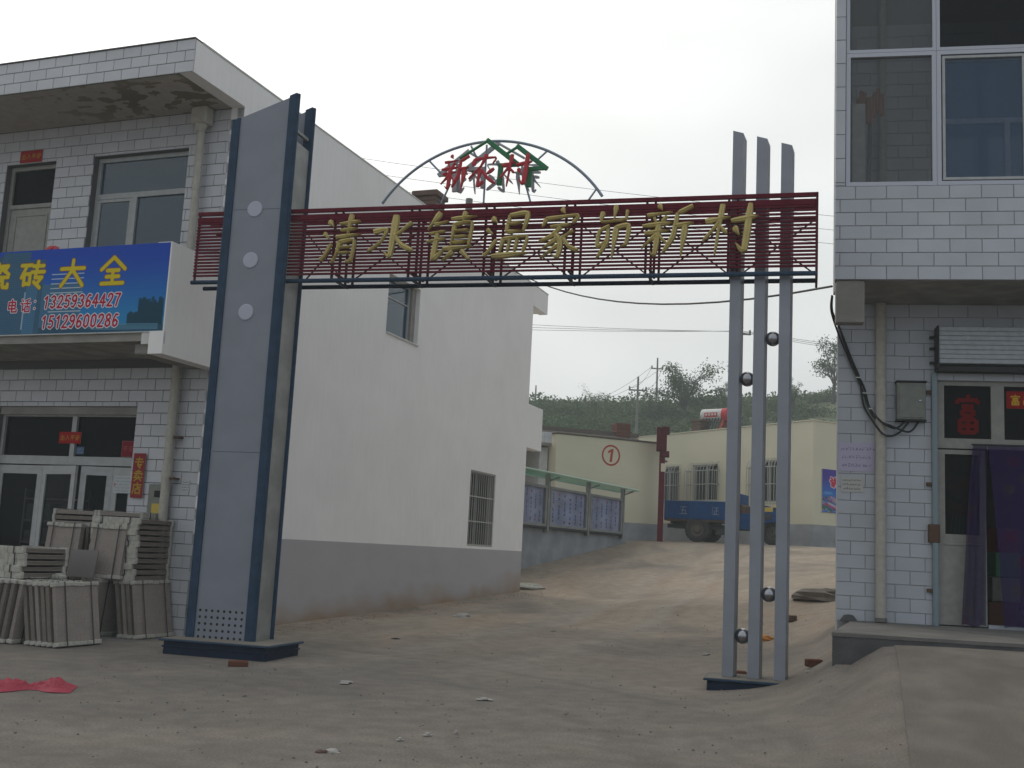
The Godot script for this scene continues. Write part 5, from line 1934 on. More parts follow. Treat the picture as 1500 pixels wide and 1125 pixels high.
	# goods in the dark doorway
	for k in 4:
		b = MB.new()
		b.box(Vector3(-0.2, 0, -0.2), Vector3(0.2, 0.34, 0.2), 0.01)
		var o := single("goods_carton", b.done(), [M.brick, M.box_steel, M.green_letter, M.red_paper][k], ["reddish carton at the bottom of the pile inside the corner shop door", "grey carton second from the floor inside the corner shop door", "green carton third from the floor inside the corner shop door", "red carton on top of the pile inside the corner shop door"][k], "carton", Vector3.ZERO, 0.0, "pile of cartons inside the corner shop")
		o.transform = f * Transform3D(Basis(Vector3.UP, 0.2 * k), Vector3(2.35, 0.845 + 0.345 * k, -1.0))
	# things kept on the balcony behind the glass
	b = MB.new()
	for i in 8:
		var x := 0.16 + 0.045 * i
		var y := 7.74 + 0.1 * sin(i * 1.3)
		b.box(Vector3(x, y, 0.72 + 0.02 * sin(i * 2.0)), Vector3(x + 0.056, y + 0.42 - 0.03 * absf(i - 4), 0.78 + 0.03 * cos(i * 1.7)), 0.02)
	var o2 := single("hanging_cloth", b.done(), M.cloth_brown, "reddish brown cloth hung up behind the bay window glass", "cloth")
	o2.transform = f
	b = MB.new()
	b.box(Vector3(0.1, 6.4, 0.75), Vector3(0.28, 7.95, 0.82), 0.008)
	o2 = single("white_board", b.done(), M.white_trim, "tall white board standing upright behind the bay window glass", "board")
	o2.transform = f
	b = MB.new()
	b.tube([Vector3(0.36, 6.4, 0.5), Vector3(0.4, 7.9, 0.35)], 0.03, 8)
	b.lathe([Vector2(0, 0.1), Vector2(0.1, 0.05), Vector2(0.13, -0.25), Vector2(0.0, -0.3)], Transform3D(Basis(), Vector3(0.36, 6.8, 0.5)), 10)
	o2 = single("mop", b.done(), M.pole_grey, "grey mop leaning beside the white board behind the bay window", "mop")
	o2.transform = f


# ---------- cartons of floor tiles stacked in front of the shop ----------
func pack_proto(called: String, w: float, h: float, d: float, body: Material) -> Node3D:
	# stands on its short edge: w along x, h up, d thick along z; origin at the middle of its foot
	var t := thing(called, "carton", "tile carton")
	var b := MB.new()
	var slabs := 3
	for k in slabs:
		var z0 := -d / 2 + d * k / slabs
		b.box(Vector3(-w / 2 + rng.randf() * 0.006, 0.012, (z0 + 0.001) * 0.74), Vector3(w / 2 - rng.randf() * 0.006, h - 0.012, (z0 + d / slabs - 0.001) * 0.74), 0.003)
	part("tile_body", b, body, t)
	for y in [0.0, h - 0.055]:
		b = MB.new()
		var n := 6
		for k in n:
			var x0 := -w / 2 - 0.012 + (w + 0.024) * k / n
			var j := rng.randf_range(-0.006, 0.006)
			b.box(Vector3(x0, y + (j if y > 0.1 else 0.0), -d / 2 - 0.009), Vector3(x0 + (w + 0.024) / n - 0.001, y + 0.055 + j, d / 2 + 0.009), 0.008)
		part("edge_guard", b, M.foam, t)
	for x in [-0.3 * w, 0.31 * w]:
		b = MB.new()
		b.frame(Rect2(-d / 2 - 0.012, -0.003, d + 0.024, h + 0.008), 0.004, -0.009, 0.009, Transform3D(Basis(Vector3(0, 0, 1), Vector3(0, 1, 0), Vector3(-1, 0, 0)), Vector3(x, 0, 0)))
		part("strap", b, M.strap, t)
	return t


func make_packs() -> void:
	var f := frame_of(SHOP_AT, SHOP_TURN)
	var g := "tile cartons stacked before the shop"
	var proto := {}
	proto.big = pack_proto("tile_carton", 0.82, 0.84, 0.078, M.carton)
	proto.grey = pack_proto("tile_carton", 0.82, 0.84, 0.078, M.carton_grey)
	proto.small = pack_proto("tile_carton", 0.6, 0.78, 0.13, M.carton_grey)
	var first := {}
	var place := func(kind: String, label: String, xf: Transform3D) -> void:
		var o: Node3D = proto[kind]
		if first.has(kind):
			o = proto[kind].duplicate()
			o.name = numbered("tile_carton")
			add_child(o)
		first[kind] = true
		o.transform = f * xf
		o.set_meta("label", label)
		o.set_meta("group", g)
	var jit := func(s: float) -> float: return rng.randf_range(-s, s)
	# books on a shelf: faces across x, leaning by «lean» degrees; the foot at (x, y, z)
	var book := func(kind: String, x: float, y: float, z: float, lean: float, label: String) -> void:
		var bs := Basis(Vector3(0, 0, 1), deg_to_rad(lean)) * Basis(Vector3.UP, deg_to_rad(90.0 + jit.call(1.5)))
		place.call(kind, label, Transform3D(bs, Vector3(x, y, z)))
	# flat layers: the thick edge to the street
	var flat := func(kind: String, x: float, y: float, z: float, turn: float, label: String) -> void:
		var bs := Basis(Vector3.UP, deg_to_rad(turn + jit.call(2.0))) * Basis(Vector3.RIGHT, PI / 2)
		place.call(kind, label, Transform3D(bs, Vector3(x, y, z)))
	var nth := ["first", "second", "third", "fourth", "fifth", "sixth", "seventh", "eighth", "ninth", "tenth", "eleventh"]
	# front row: five leaning one way, four leaning against them
	for k in 6:
		book.call("big" if k % 3 else "grey", -0.38 - 0.094 * k, 0.01, 2.09, 11.0 + 0.3 * k, "standing tile carton, %s from the open face in the front row" % nth[k])
	for k in 5:
		book.call("grey" if k == 0 else "big", -1.12 - 0.098 * k, 0.01, 2.14 + 0.03 * k, -6.5 - 0.5 * k, "tile carton leaning towards the front row, %s in its pile by the sign end" % nth[k])
	# second row against the wall
	for k in 4:
		book.call("grey" if k % 2 == 0 else "big", -0.42 - 0.094 * k, 0.02, 0.46, 11.0 + 0.3 * k, "standing tile carton, %s from the downpipe in the wall row" % nth[k])
	for k in 4:
		book.call("big" if k else "grey", -1.12 - 0.096 * k, 0.02, 0.62, -5.5 - 0.4 * k, "tile carton propped the other way, %s behind the wall row" % nth[k])
	for k in 3:
		book.call("big", -1.75 - 0.1 * k, 0.02, 0.75, -4.0, "half hidden standing tile carton, %s under the upright grey pair" % nth[k])
	# flat pile on the front row
	for k in 5:
		flat.call("big", -1.49 + 0.012 * jit.call(1.0), 0.9 + 0.083 * k, 1.68, 0.0, "flat tile carton, %s from the bottom of the low pile on the front row" % nth[k])
	# tall flat pile by the downpipe
	for k in 11:
		flat.call("big", -1.01 + jit.call(0.012), 0.88 + 0.083 * k, 0.03, 0.0, "flat tile carton, %s from the bottom of the tall pile by the downpipe" % nth[k])
	# the upright pair facing the street
	for s in [[-1.06, 0.82, "nearer the downpipe, of the upright grey pair"], [-1.95, 0.76, "nearer the shop door, of the upright grey pair"]]:
		place.call("small", "upright grey tile carton facing the street, " + s[2], f.affine_inverse() * f * Transform3D(Basis(Vector3.RIGHT, deg_to_rad(-5.0)) * Basis(Vector3.UP, deg_to_rad(4.0)), Vector3(s[0], 0.85, s[1] + 0.1)))
	# wide flat layers behind the pair
	for k in 3:
		for s in [[-2.52, "shop door"], [-1.67, "pier"]]:
			if s[0] > -1.5 and k == 0:
				continue
			flat.call("big" if k % 2 else "grey", s[0], 1.64 + 0.083 * k, 0.09, 90.0, "flat tile carton, %s layer behind the upright pair at the %s side" % [nth[k], s[1]])
	for k in 2:
		book.call("big", -2.3 + 0.5 * k, 0.8, 0.1, 0.0, "hidden upright tile carton, %s carrying the rear flat layers" % nth[k])
	# loose grey tile and broken guard on the front row
	var b := MB.new()
	b.box(Vector3(-0.24, 0, -0.008), Vector3(0.24, 0.4, 0.008), 0.003)
	var o := single("loose_tile", b.done(), mat(lin(0.15, 0.135, 0.13), 0.5), "loose dark grey tile leaning on the upright cartons", "tile")
	o.transform = f * Transform3D(Basis(Vector3.RIGHT, deg_to_rad(-9.0)), Vector3(-1.25, 0.86, 1.2))
	b = MB.new()
	for k in 3:
		b.box(Vector3(-0.09 + 0.06 * k, 0.0, -0.06), Vector3(-0.04 + 0.06 * k, 0.05 + 0.02 * (k % 2), 0.05), 0.01)
	o = single("foam_scrap", b.done(), M.foam, "white foam corner scrap lying on top of the front row cartons", "foam scrap")
	o.transform = f * Transform3D(Basis(), Vector3(-0.95, 0.865, 1.95))
	# low slab of the shop pavement
	b = MB.new()
	b.box(Vector3(-8.5, -0.2, 0.0), Vector3(-0.3, 0.018, 1.15), 0.006)
	var s2 := structure("pavement", b.done(), M.concrete)
	s2.transform = f


# ---------- small things lying about ----------
func make_litter() -> void:
	var at := func(x: float, z: float) -> Vector3: return Vector3(x, base_height(x, z), z)
	# crumpled red cloth at the roadside
	var st := SurfaceTool.new()
	st.begin(Mesh.PRIMITIVE_TRIANGLES)
	st.set_smooth_group(1)
	var fn := FastNoiseLite.new()
	fn.seed = 12
	fn.frequency = 2.4
	fn.fractal_octaves = 3
	var nx := 110
	var nz := 56
	var pt := func(i: int, j: int) -> Vector3:
		var u := float(i) / nx
		var v := float(j) / nz
		var w := 0.24 + 0.1 * sin(u * 7.0) + 0.05 * sin(u * 17.0)
		var x := (u - 0.5) * 1.1
		var z := (v - 0.5) * 2.0 * w
		var edge := minf(minf(u, 1.0 - u) * 6.0, minf(v, 1.0 - v) * 4.0)
		var y := clampf(edge, 0.0, 1.0) * (0.02 + 0.07 * absf(fn.get_noise_2d(x * 0.9 + 3.0 + z, z * 2.4)) + 0.06 * absf(fn.get_noise_2d(x * 2.2 - 2.0 * z, z * 4.0)) + 0.02 * absf(fn.get_noise_2d(x * 7.0, z * 7.0)))
		y += 0.05 * exp(-pow((u - 0.87) / 0.08, 2.0) - pow((v - 0.5) / 0.3, 2.0))
		return Vector3(x, y + 0.004, z)
	for i in nx:
		for j in nz:
			for q in [[i, j], [i, j + 1], [i + 1, j], [i + 1, j], [i, j + 1], [i + 1, j + 1]]:
				st.add_vertex(pt.call(q[0], q[1]))
	st.generate_normals()
	single("red_cloth", st.commit(), M.cloth_red, "crumpled pinkish red cloth lying on the ground before the tile cartons", "cloth", at.call(-4.65, -11.05), 12.0)
	var brick := func(label: String, p: Vector3, turn: float, sz: Vector3, sunk: float, m: Material) -> void:
		var b := MB.new()
		b.box(Vector3(-sz.x / 2, -sunk, -sz.z / 2), Vector3(sz.x / 2, sz.y - sunk, sz.z / 2), 0.012)
		single("brick", b.done(), m, label, "brick", p, turn)
	brick.call("red brick lying by the front corner of the blue pillar base", at.call(-3.17, -13.93), 14.0, Vector3(0.24, 0.07, 0.12), 0.01, M.brick)
	brick.call("red brick on edge between the grey posts and the terrace", at.call(3.82, -13.75), 8.0, Vector3(0.2, 0.09, 0.1), 0.0, M.brick)
	brick.call("dark red brick on the lane beyond the outer grey post", at.call(5.2, -20.2), 40.0, Vector3(0.2, 0.11, 0.12), 0.0, M.brick_old)
	brick.call("red brick right behind the post base, between first and second post", at.call(3.06, -14.6), -6.0, Vector3(0.26, 0.08, 0.12), 0.0, M.brick)
	brick.call("half brick stacked beside the brick behind the post base", at.call(2.9, -14.5), 25.0, Vector3(0.13, 0.07, 0.1), 0.0, M.brick_old)
	# clods and stones
	var lump := func(called: String, label: String, cat: String, p: Vector3, r: float, flatness: float, m: Material, seed_: int) -> void:
		var b := MB.new()
		var n2 := FastNoiseLite.new()
		n2.seed = seed_
		n2.frequency = 1.2
		b.st.set_smooth_group(-1)
		var ring := 10
		var lat := 5
		var q := func(i: int, j: int) -> Vector3:
			var th := PI * 0.5 * j / lat
			var ph := TAU * (i % ring) / ring
			var d := Vector3(cos(ph) * cos(th), sin(th), sin(ph) * cos(th))
			var k := 1.0 + 0.55 * n2.get_noise_3d(d.x * 1.5, d.y * 1.5, d.z * 1.5)
			return d * r * k * Vector3(1, flatness, 0.8) - Vector3(0, r * 0.08, 0)
		for i in ring:
			for j in lat:
				b.quad(q.call(i, j), q.call(i + 1, j), q.call(i + 1, j + 1), q.call(i, j + 1), q.call(i, j) + Vector3(0, 0.01, 0))
		single(called, b.done(), m, label, cat, p)
	lump.call("earth_clod", "brown earth clod on the ground before the pillar base", "clod", at.call(-4.35, -14.95), 0.11, 0.5, M.dust_top, 1)
	lump.call("plastic_bag", "crumpled white plastic bag on the lane by the white wall", "plastic bag", at.call(-0.74, -22.2), 0.17, 0.5, M.scrap, 2)
	lump.call("plaster_heap", "pale heap of plaster at the far foot of the white wall corner", "heap", at.call(0.72, -30.9), 0.5, 0.3, M.foam, 3)
	lump.call("rubble_heap", "grey rubble heap at the foot of the corner shop side wall", "heap", at.call(6.45, -22.3), 0.75, 0.3, M.ramp, 4)
	lump.call("orange_bag", "torn orange packet on the lane seen between second and third post", "packet", at.call(4.28, -18.4), 0.2, 0.5, M.orange, 5)
	lump.call("crumpled_litter", "crumpled white and brown paper litter on the near road", "litter", at.call(-1.2, -8.62), 0.06, 0.5, M.scrap, 6)
	lump.call("rotten_peel", "dark peel lying against the crumpled paper litter on the near road", "litter", at.call(-1.28, -8.56), 0.05, 0.5, M.brick_old, 7)
	lump.call("black_rag", "small black rag on the ground between pillar and white wall", "rag", at.call(-1.62, -17.8), 0.09, 0.25, M.dark, 8)
	var flat_bits := [
		["white paper scrap on the lane just before the first grey post", 3.1, -16.9, 0.16], ["torn pale paper strip on the road in front of the pillar", -1.67, -12.69, 0.2],
		["yellowish scrap on the near road beyond the paper litter", -0.55, -9.5, 0.08], ["flat grey wrapper in the middle of the road under the gate", -0.12, -11.86, 0.17],
		["little white scrap far up the middle of the lane", 0.94, -19.9, 0.12], ["small brown scrap on the road left of the paper litter", -0.75, -9.2, 0.06],
		["tiny pale scrap near the yellowish scrap on the road", -0.32, -9.7, 0.05], ["white scrap at the right side of the post base mound", 3.62, -13.3, 0.08],
	]
	for s in flat_bits:
		var b := MB.new()
		var p0: float = s[3]
		for k in 3:
			b.box(Vector3(-p0 / 2 + p0 * k / 3.0, 0.002 + 0.006 * (k % 2), -p0 * 0.3), Vector3(-p0 / 2 + p0 * (k + 1) / 3.0, 0.008 + 0.014 * (k % 2), p0 * 0.3 * (0.6 + 0.2 * k)), 0.001)
		single("paper_scrap", b.done(), M.scrap, s[0], "litter", at.call(s[1], s[2]) + Vector3(0, 0.01, 0), rng.randf() * 90.0)
	# stones too many to count
	var sb := MB.new()
	for k in 26:
		var p := Vector3(rng.randf_range(-1, 1), rng.randf_range(-0.5, 1), rng.randf_range(-1, 1)).normalized()
		sb.box(p * 0.2 - Vector3(0.3, 0.2, 0.3) * rng.randf_range(0.5, 1.0), p * 0.2 + Vector3(0.3, 0.2, 0.3) * rng.randf_range(0.5, 1.0), 0.12, Transform3D(Basis(Vector3.UP, rng.randf() * 3.0), Vector3.ZERO))
		if k > 2:
			break
	var mm := MultiMesh.new()
	mm.transform_format = MultiMesh.TRANSFORM_3D
	mm.mesh = sb.done()
	var xf := []
	for k in 1500:
		var v := rng.randf_range(-9.0, 24.0)
		var u := rng.randf_range(0.3, 9.0)
		if rng.randf() < 0.45:
			u = 0.15 + absf(rng.randfn()) * 0.35
			v = rng.randf_range(0.4, 14.0)
		var p := frame_of(SHOP_AT, SHOP_TURN) * Vector3(u, 0, -v)
		if k > 1150:
			p = Vector3(rng.randf_range(-5.0, 4.0), 0, rng.randf_range(-14.0, -7.5))
		p.y = base_height(p.x, p.z) + 0.004
		var s := rng.randf_range(0.008, 0.03) * (1.0 if rng.randf() < 0.95 else 1.8)
		xf.append(Transform3D(Basis(Vector3.UP, rng.randf() * TAU).scaled(Vector3(s, s * 0.8, s)), p))
	mm.instance_count = xf.size()
	for k in xf.size():
		mm.set_instance_transform(k, xf[k])
	var o := MultiMeshInstance3D.new()
	o.name = "gravel"
	o.multimesh = mm
	o.material_override = M.dust_top
	add_child(o)
	o.set_meta("kind", "stuff")
	o.set_meta("label", "loose grit and pebbles scattered over the road and along the wall foot")
	o.set_meta("category", "gravel")


# ---------- up the lane ----------
func make_notice_board() -> void:
	# low grey wall along the lane, the glazed board standing on it
	var at := Vector3(0.5, 0, -34.0)
	var turn := 62.8
	var b := MB.new()
	b.box(Vector3(-2.2, 0.2, -0.35), Vector3(9.0, 2.45, -0.05), 0.01)
	single("low_wall", b.done(), M.band_grey, "low grey painted wall under the notice board along the lane", "wall", at, turn)
	var t := thing("notice_board", "glazed village notice board of three panels under a green plastic canopy", "notice board", at, turn)
	var xs := [-0.75, 1.72, 5.03, 8.32]
	for x in xs:
		b = MB.new()
		b.box(Vector3(x - 0.07, 2.2, -0.04), Vector3(x + 0.07, 4.05, 0.1), 0.01)
		b.bar(Vector3(x, 3.8, 0.0), Vector3(x, 3.95, 0.45), 0.05, 0.05)
		part("post", b, M.panel_beige, t)
	for i in 3:
		var x0: float = xs[i] + 0.12
		var x1: float = xs[i + 1] - 0.12
		b = MB.new()
		b.plate(Rect2(x0, 2.38, x1 - x0, 1.28), [Rect2(x0 + 0.12, 2.46, x1 - x0 - 0.24, 1.12)], -0.02, 0.09)
		var p := part("panel_frame", b, M.panel_beige, t)
		var w := 256
		var h := 112
		var img := Image.create_empty(w, h, false, Image.FORMAT_RGB8)
		for y in h:
			for x in w:
				img.set_pixel(x, y, lin(0.4, 0.43, 0.6) * (0.96 + 0.06 * sin(x * 0.05 + i) + 0.03 * sin(y * 0.11)))
		for c in 6:
			var cx := 20.0 + 41.0 * c + 6.0 * (i % 2)
			for r in 8:
				if (c + r + i) % 5 == 4:
					continue
				var col := lin(0.06, 0.09, 0.3)
				if (r == 0 and c % 2 == 1) or (r == 7 and c % 2 == 0 and i == 0):
					col = lin(0.4, 0.02, 0.05)
				elif r == 7:
					col = lin(0.05, 0.03, 0.05)
				scribble(img, Vector2(cx, 13.0 + 12.5 * r), 9.0, 1.5, col)
		b = MB.new()
		b.uvquad(Vector3(x0 + 0.12, 2.46, 0.0), Vector3(x1 - 0.12, 2.46, 0.0), Vector3(x1 - 0.12, 3.58, 0.0), Vector3(x0 + 0.12, 3.58, 0.0))
		part("poster", b, printed(img, 0.5), p)
		b = MB.new()
		b.box(Vector3(x0 + 0.121, 2.461, 0.05), Vector3(x1 - 0.121, 3.579, 0.056))
		part("pane", b, M.glass_clear, p)
		b = MB.new()
		b.box(Vector3(x0 - 0.05, 2.3, -0.03), Vector3(x1 + 0.05, 2.379, 0.1), 0.01)
		part("bottom_rail", b, M.iron, t)
	# bowed canopy of green sheet with pale edge
	for i in 3:
		b = MB.new()
		var a0: float = xs[i] if i else xs[0] - 0.8
		var a1: float = xs[i + 1] if i < 2 else 8.75
		var last := []
		for k in 7:
			var q := k / 6.0
			var z := lerpf(-0.3, 0.5, q)
			var y := 3.95 + 0.06 * sin(q * PI) + 0.07 * q
			var row := [Vector3(a0 + 0.005, y, z), Vector3(a1 - 0.005, y, z)]
			if k:
				b.quad(last[0], last[1], row[1], row[0], Vector3.UP)
				b.quad(last[0] - Vector3(0, .008, 0), last[1] - Vector3(0, .008, 0), row[1] - Vector3(0, .008, 0), row[0] - Vector3(0, .008, 0), Vector3.DOWN)
			last = row
		part("canopy_sheet", b, M.canopy, t)
	b = MB.new()
	b.tube([Vector3(-1.5, 4.02, 0.5), Vector3(8.75, 4.02, 0.5)], 0.03, 7)
	b.tube([Vector3(-1.5, 3.95, -0.3), Vector3(8.75, 3.95, -0.3)], 0.03, 7)
	b.tube([Vector3(8.75, 4.02, 0.5), Vector3(8.75, 3.95, -0.3)], 0.025, 7)
	part("canopy_edge", b, M.canopy_pale, t)


func make_lane_houses() -> void:
	# first cream house with the painted house number
	var at := Vector3(6.13, 0, -44.0)
	var t := thing("cream_house", "cream house end wall painted with a red circled number one", "building", at, 24.6)
	var b := MB.new()
	b.box(Vector3(-4.75, 2.86, -7.0), Vector3(0, 6.06, 0), 0.015)
	part("wall", b, M.cream, t)
	b = MB.new()
	b.box(Vector3(-4.755, 0.2, -7.0), Vector3(0.005, 2.858, 0.006), 0.006)
	part("wall_foot", b, M.band_grey, t)
	b = MB.new()
	b.box(Vector3(-4.8, 6.06, -7.05), Vector3(0.04, 6.12, 0.04), 0.01)
	part("coping", b, M.roof_tile, t)
	# the ring and the figure, painted
	var K := Vector2(-2.36, 5.42 - 0.42)
	K = Vector2(-2.36, 5.42)
	b = MB.new()
	for i in 48:
		var a := TAU * i / 48
		var c := TAU * (i + 1) / 48
		b.quad(Vector3(K.x + cos(a) * 0.41, K.y - 0.0 + sin(a) * 0.41, 0.004), Vector3(K.x + cos(c) * 0.41, K.y + sin(c) * 0.41, 0.004), Vector3(K.x + cos(c) * 0.34, K.y + sin(c) * 0.34, 0.004), Vector3(K.x + cos(a) * 0.34, K.y + sin(a) * 0.34, 0.004), Vector3.BACK)
	b.prism(PackedVector2Array([Vector2(K.x - 0.06, K.y - 0.26), Vector2(K.x + 0.05, K.y - 0.26), Vector2(K.x + 0.11, K.y + 0.25), Vector2(K.x + 0.02, K.y + 0.25), Vector2(K.x - 0.14, K.y + 0.15), Vector2(K.x - 0.14, K.y + 0.07), Vector2(K.x - 0.01, K.y + 0.13)]), 0.002, 0.005)
	part("house_number", b, M.red_paint, t)
	# its porch behind, with a tiled eave over a dark opening
	t = thing("porch_house", "low house with white tiled eave over a dark porch behind the notice board", "building", at, 24.6)
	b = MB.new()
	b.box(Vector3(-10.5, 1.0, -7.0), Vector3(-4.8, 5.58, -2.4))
	part("wall", b, M.dark, t)  # shade of the porch put into the near-black wall colour
	b = MB.new()
	b.box(Vector3(-5.15, 1.0, -2.39), Vector3(-4.8, 5.55, -0.6), 0.01)
	part("pier", b, M.white_trim, t)
	b = MB.new()
	b.box(Vector3(-10.6, 5.59, -6.9), Vector3(-4.8, 5.7, -0.3), 0.01)
	part("eave_slab", b, M.plaster, t)
	for k in 18:
		for j in 2:
			b = MB.new()
			b.box(Vector3(-10.75 + 0.33 * k, 5.71 + 0.2 * j, -0.32), Vector3(-10.43 + 0.33 * k, 5.905 + 0.2 * j, -0.26), 0.01)
			part("tile", b, M.tile[k % 4], t)
	# second cream house, its long wall along the lane
	at = Vector3(12.68, 0, -46.0)
	t = thing("cream_lane_house", "long cream house with three caged windows and a grey painted foot", "building", at, -59.0)
	var wins := [Rect2(-3.42, 4.2, 1.5, 1.82), Rect2(-7.6, 4.3, 1.75, 1.7), Rect2(-10.35, 4.3, 1.75, 1.7)]
	b = MB.new()
	b.plate(Rect2(-14.0, 3.262, 14.0, 4.318), wins, -0.3, 0.0)
	part("wall", b, M.cream, t)
	b = MB.new()
	b.box(Vector3(-14.0, 1.2, -0.3), Vector3(0.006, 3.258, 0.006), 0.004)
	b.box(Vector3(-0.3, 1.2, -9.0), Vector3(0.006, 3.258, -0.301), 0.004)
	part("wall_foot", b, M.band_grey, t)
	b = MB.new()
	b.box(Vector3(-0.3, 3.262, -9.0), Vector3(0.0, 7.58, -0.301))
	b.box(Vector3(-14.0, 1.2, -9.0), Vector3(-0.301, 7.58, -8.7))
	b.box(Vector3(-14.0, 1.2, -8.699), Vector3(-13.7, 7.58, -0.301))
	part("end_wall", b, M.cream, t)
	b = MB.new()
	b.box(Vector3(-13.7, 7.05, -8.7), Vector3(-0.3, 7.2, -0.301))
	part("roof_slab", b, M.concrete, t)
	b = MB.new()
	b.box(Vector3(-13.69, 1.3, -2.6), Vector3(-0.31, 7.0, -2.5))
	part("inner_wall", b, M.shaded_room, t)
	b = MB.new()
	b.box(Vector3(-14.05, 7.58, -0.33), Vector3(0.04, 7.62, 0.04), 0.006)
	b.box(Vector3(-0.33, 7.58, -9.0), Vector3(0.04, 7.62, -0.331), 0.006)
	part("coping", b, M.cream, t)
	for w in wins:
		var s := sash(t, "window", w.grow(-0.002), 0.07, -0.2, -0.12, M.white_frame, M.glass_bay_veiled)
		b = MB.new()
		b.box(Vector3(w.get_center().x - 0.03, w.position.y + 0.07, -0.195), Vector3(w.get_center().x + 0.03, w.end.y - 0.07, -0.125))
		part("mullion", b, M.white_frame, s)
		# bowed burglar cage standing off the wall
		var cage := Node3D.new()
		cage.name = "window_cage"
		t.add_child(cage, true)
		var r: Rect2 = w.grow(0.1)
		var d := 0.42
		for y in [r.position.y, r.position.y + 0.85, r.end.y - 0.42]:
			b = MB.new()
			b.bar(Vector3(r.position.x, y, d), Vector3(r.end.x, y, d), 0.04, 0.04)
			b.bar(Vector3(r.position.x, y, 0.0), Vector3(r.position.x, y, d), 0.04, 0.04)
			b.bar(Vector3(r.end.x, y, 0.0), Vector3(r.end.x, y, d), 0.04, 0.04)
			part("rail", b, M.grille, cage)
		for k in 10:
			var x := lerpf(r.position.x, r.end.x, k / 9.0)
			b = MB.new()
			b.tube([Vector3(x, r.position.y, d), Vector3(x, r.end.y - 0.42, d), Vector3(x, r.end.y - 0.18, d - 0.08), Vector3(x, r.end.y, 0.02)], 0.016, 6)
			part("bar", b, M.grille, cage)
		for x in [r.position.x, r.end.x]:
			for k in 3:
				b = MB.new()
				var z := d * (k + 0.2) / 3.2
				b.tube([Vector3(x, r.position.y, z), Vector3(x, r.end.y - 0.4 + 0.1 * (2 - k), z)], 0.014, 5)
				part("bar", b, M.grille, cage)
	# chimney stub on its roof
	b = MB.new()
	for k in 8:
		b.box(Vector3(-0.32 + 0.01 * (k % 2), 0.16 * k, -0.3), Vector3(0.32 - 0.01 * (k % 2), 0.16 * k + 0.15, 0.3), 0.01)
	b.box(Vector3(-0.37, 1.28, -0.35), Vector3(0.37, 1.36, 0.35), 0.01)
	var f := frame_of(at, -59.0)
	var o := put("chimney", b.done(), M.brick_old, t)
	o.position = Vector3(-8.4, 6.95, -1.1)
	make_solar_heater(f)
	make_poster(at)
	# brown tiled roof and brick chimney of a house farther back
	t = thing("tiled_roof_house", "house with grey brown tiled roof behind the red numbered wall", "building", Vector3(4.6, 2.0, -51.0), 18.0)
	b = MB.new()
	b.box(Vector3(-5.0, 0, -3.2), Vector3(1.3, 3.7, 3.2))
	part("wall", b, M.brick_old, t)
	for j in 9:
		for side in [-1.0, 1.0]:
			b = MB.new()
			var q := j / 9.0
			var y0 := 3.72 + 1.35 * q
			var z0: float = side * 3.5 * (1.0 - q)
			var z1: float = side * 3.5 * (1.0 - q - 0.13)
			for k in 26:
				var x := -5.2 + 0.255 * k
				b.bar(Vector3(x, y0, z0), Vector3(x, y0 + 0.17, z1), 0.245, 0.05 + 0.02 * (k % 2))
			part("tile_course", b, M.roof_tile, t)
	b = MB.new()
	b.bar(Vector3(-5.2, 5.15, 0), Vector3(1.45, 5.15, 0), 0.25, 0.16)
	part("ridge", b, M.roof_tile, t)
	b = MB.new()
	for k in 7:
		b.box(Vector3(0.25, 4.6 + 0.15 * k, -0.3), Vector3(0.95, 4.74 + 0.15 * k, 0.3), 0.012)
	part("chimney", b, M.brick, t)


func make_poster(at: Vector3) -> void:
	var f := frame_of(at, 31.0)
	var w := 200
	var h := 360
	var img := Image.create_empty(w, h, false, Image.FORMAT_RGB8)
	for y in h:
		var k := float(y) / h
		var c := lin(0.06, 0.035, 0.3).lerp(lin(0.03, 0.15, 0.5), smoothstep(0.1, 0.6, k))
		for x in w:
			img.set_pixel(x, y, c)
	for k in 90:
		var p := Vector2(rng.randf_range(0, w), rng.randf_range(225, h))
		var col: Color = [lin(0.04, 0.14, 0.06), lin(0.35, 0.36, 0.4), lin(0.4, 0.06, 0.15), lin(0.05, 0.1, 0.12), lin(0.4, 0.25, 0.35)][rng.randi() % 5]
		ink(img, p, p + Vector2(rng.randf_range(-14, 14), rng.randf_range(-5, 5)), rng.randf_range(5, 13), Color(col, 0.85))
	for k in 6:
		ink(img, Vector2(20 + 12 * k, 200 - 5 * (k % 3)), Vector2(40 + 12 * k, 202), 9.0, Color(lin(0.12, 0.35, 0.6), 0.5))
	ink(img, Vector2(70, 290), Vector2(200, 335), 14.0, Color(lin(0.5, 0.42, 0.5), 0.9))
	ink(img, Vector2(60, 300), Vector2(190, 350), 9.0, Color(lin(0.42, 0.05, 0.14), 0.9))
	var g: String = strokes().jiang
	ink_glyph(img, g, Vector2(118, 105), Vector2(84, 84), 15.0, lin(0.62, 0.55, 0.6))
	ink_glyph(img, g, Vector2(118, 105), Vector2(84, 84), 8.5, lin(0.5, 0.02, 0.06))
	var t := thing("wall_poster", "purple and blue landscape poster with a red character on the cream house end", "poster")
	t.transform = f * Transform3D(Basis(), Vector3(1.1, 3.8, 0.0))
	part_box(t, "board", Vector3(-0.6, 0, 0.008), Vector3(0.6, 1.8, 0.035), M.white_trim)
	var b := MB.new()
	b.uvquad(Vector3(-0.6, 0, 0.038), Vector3(0.6, 0, 0.038), Vector3(0.6, 1.8, 0.038), Vector3(-0.6, 1.8, 0.038))
	part("print", b, printed(img, 0.5), t)


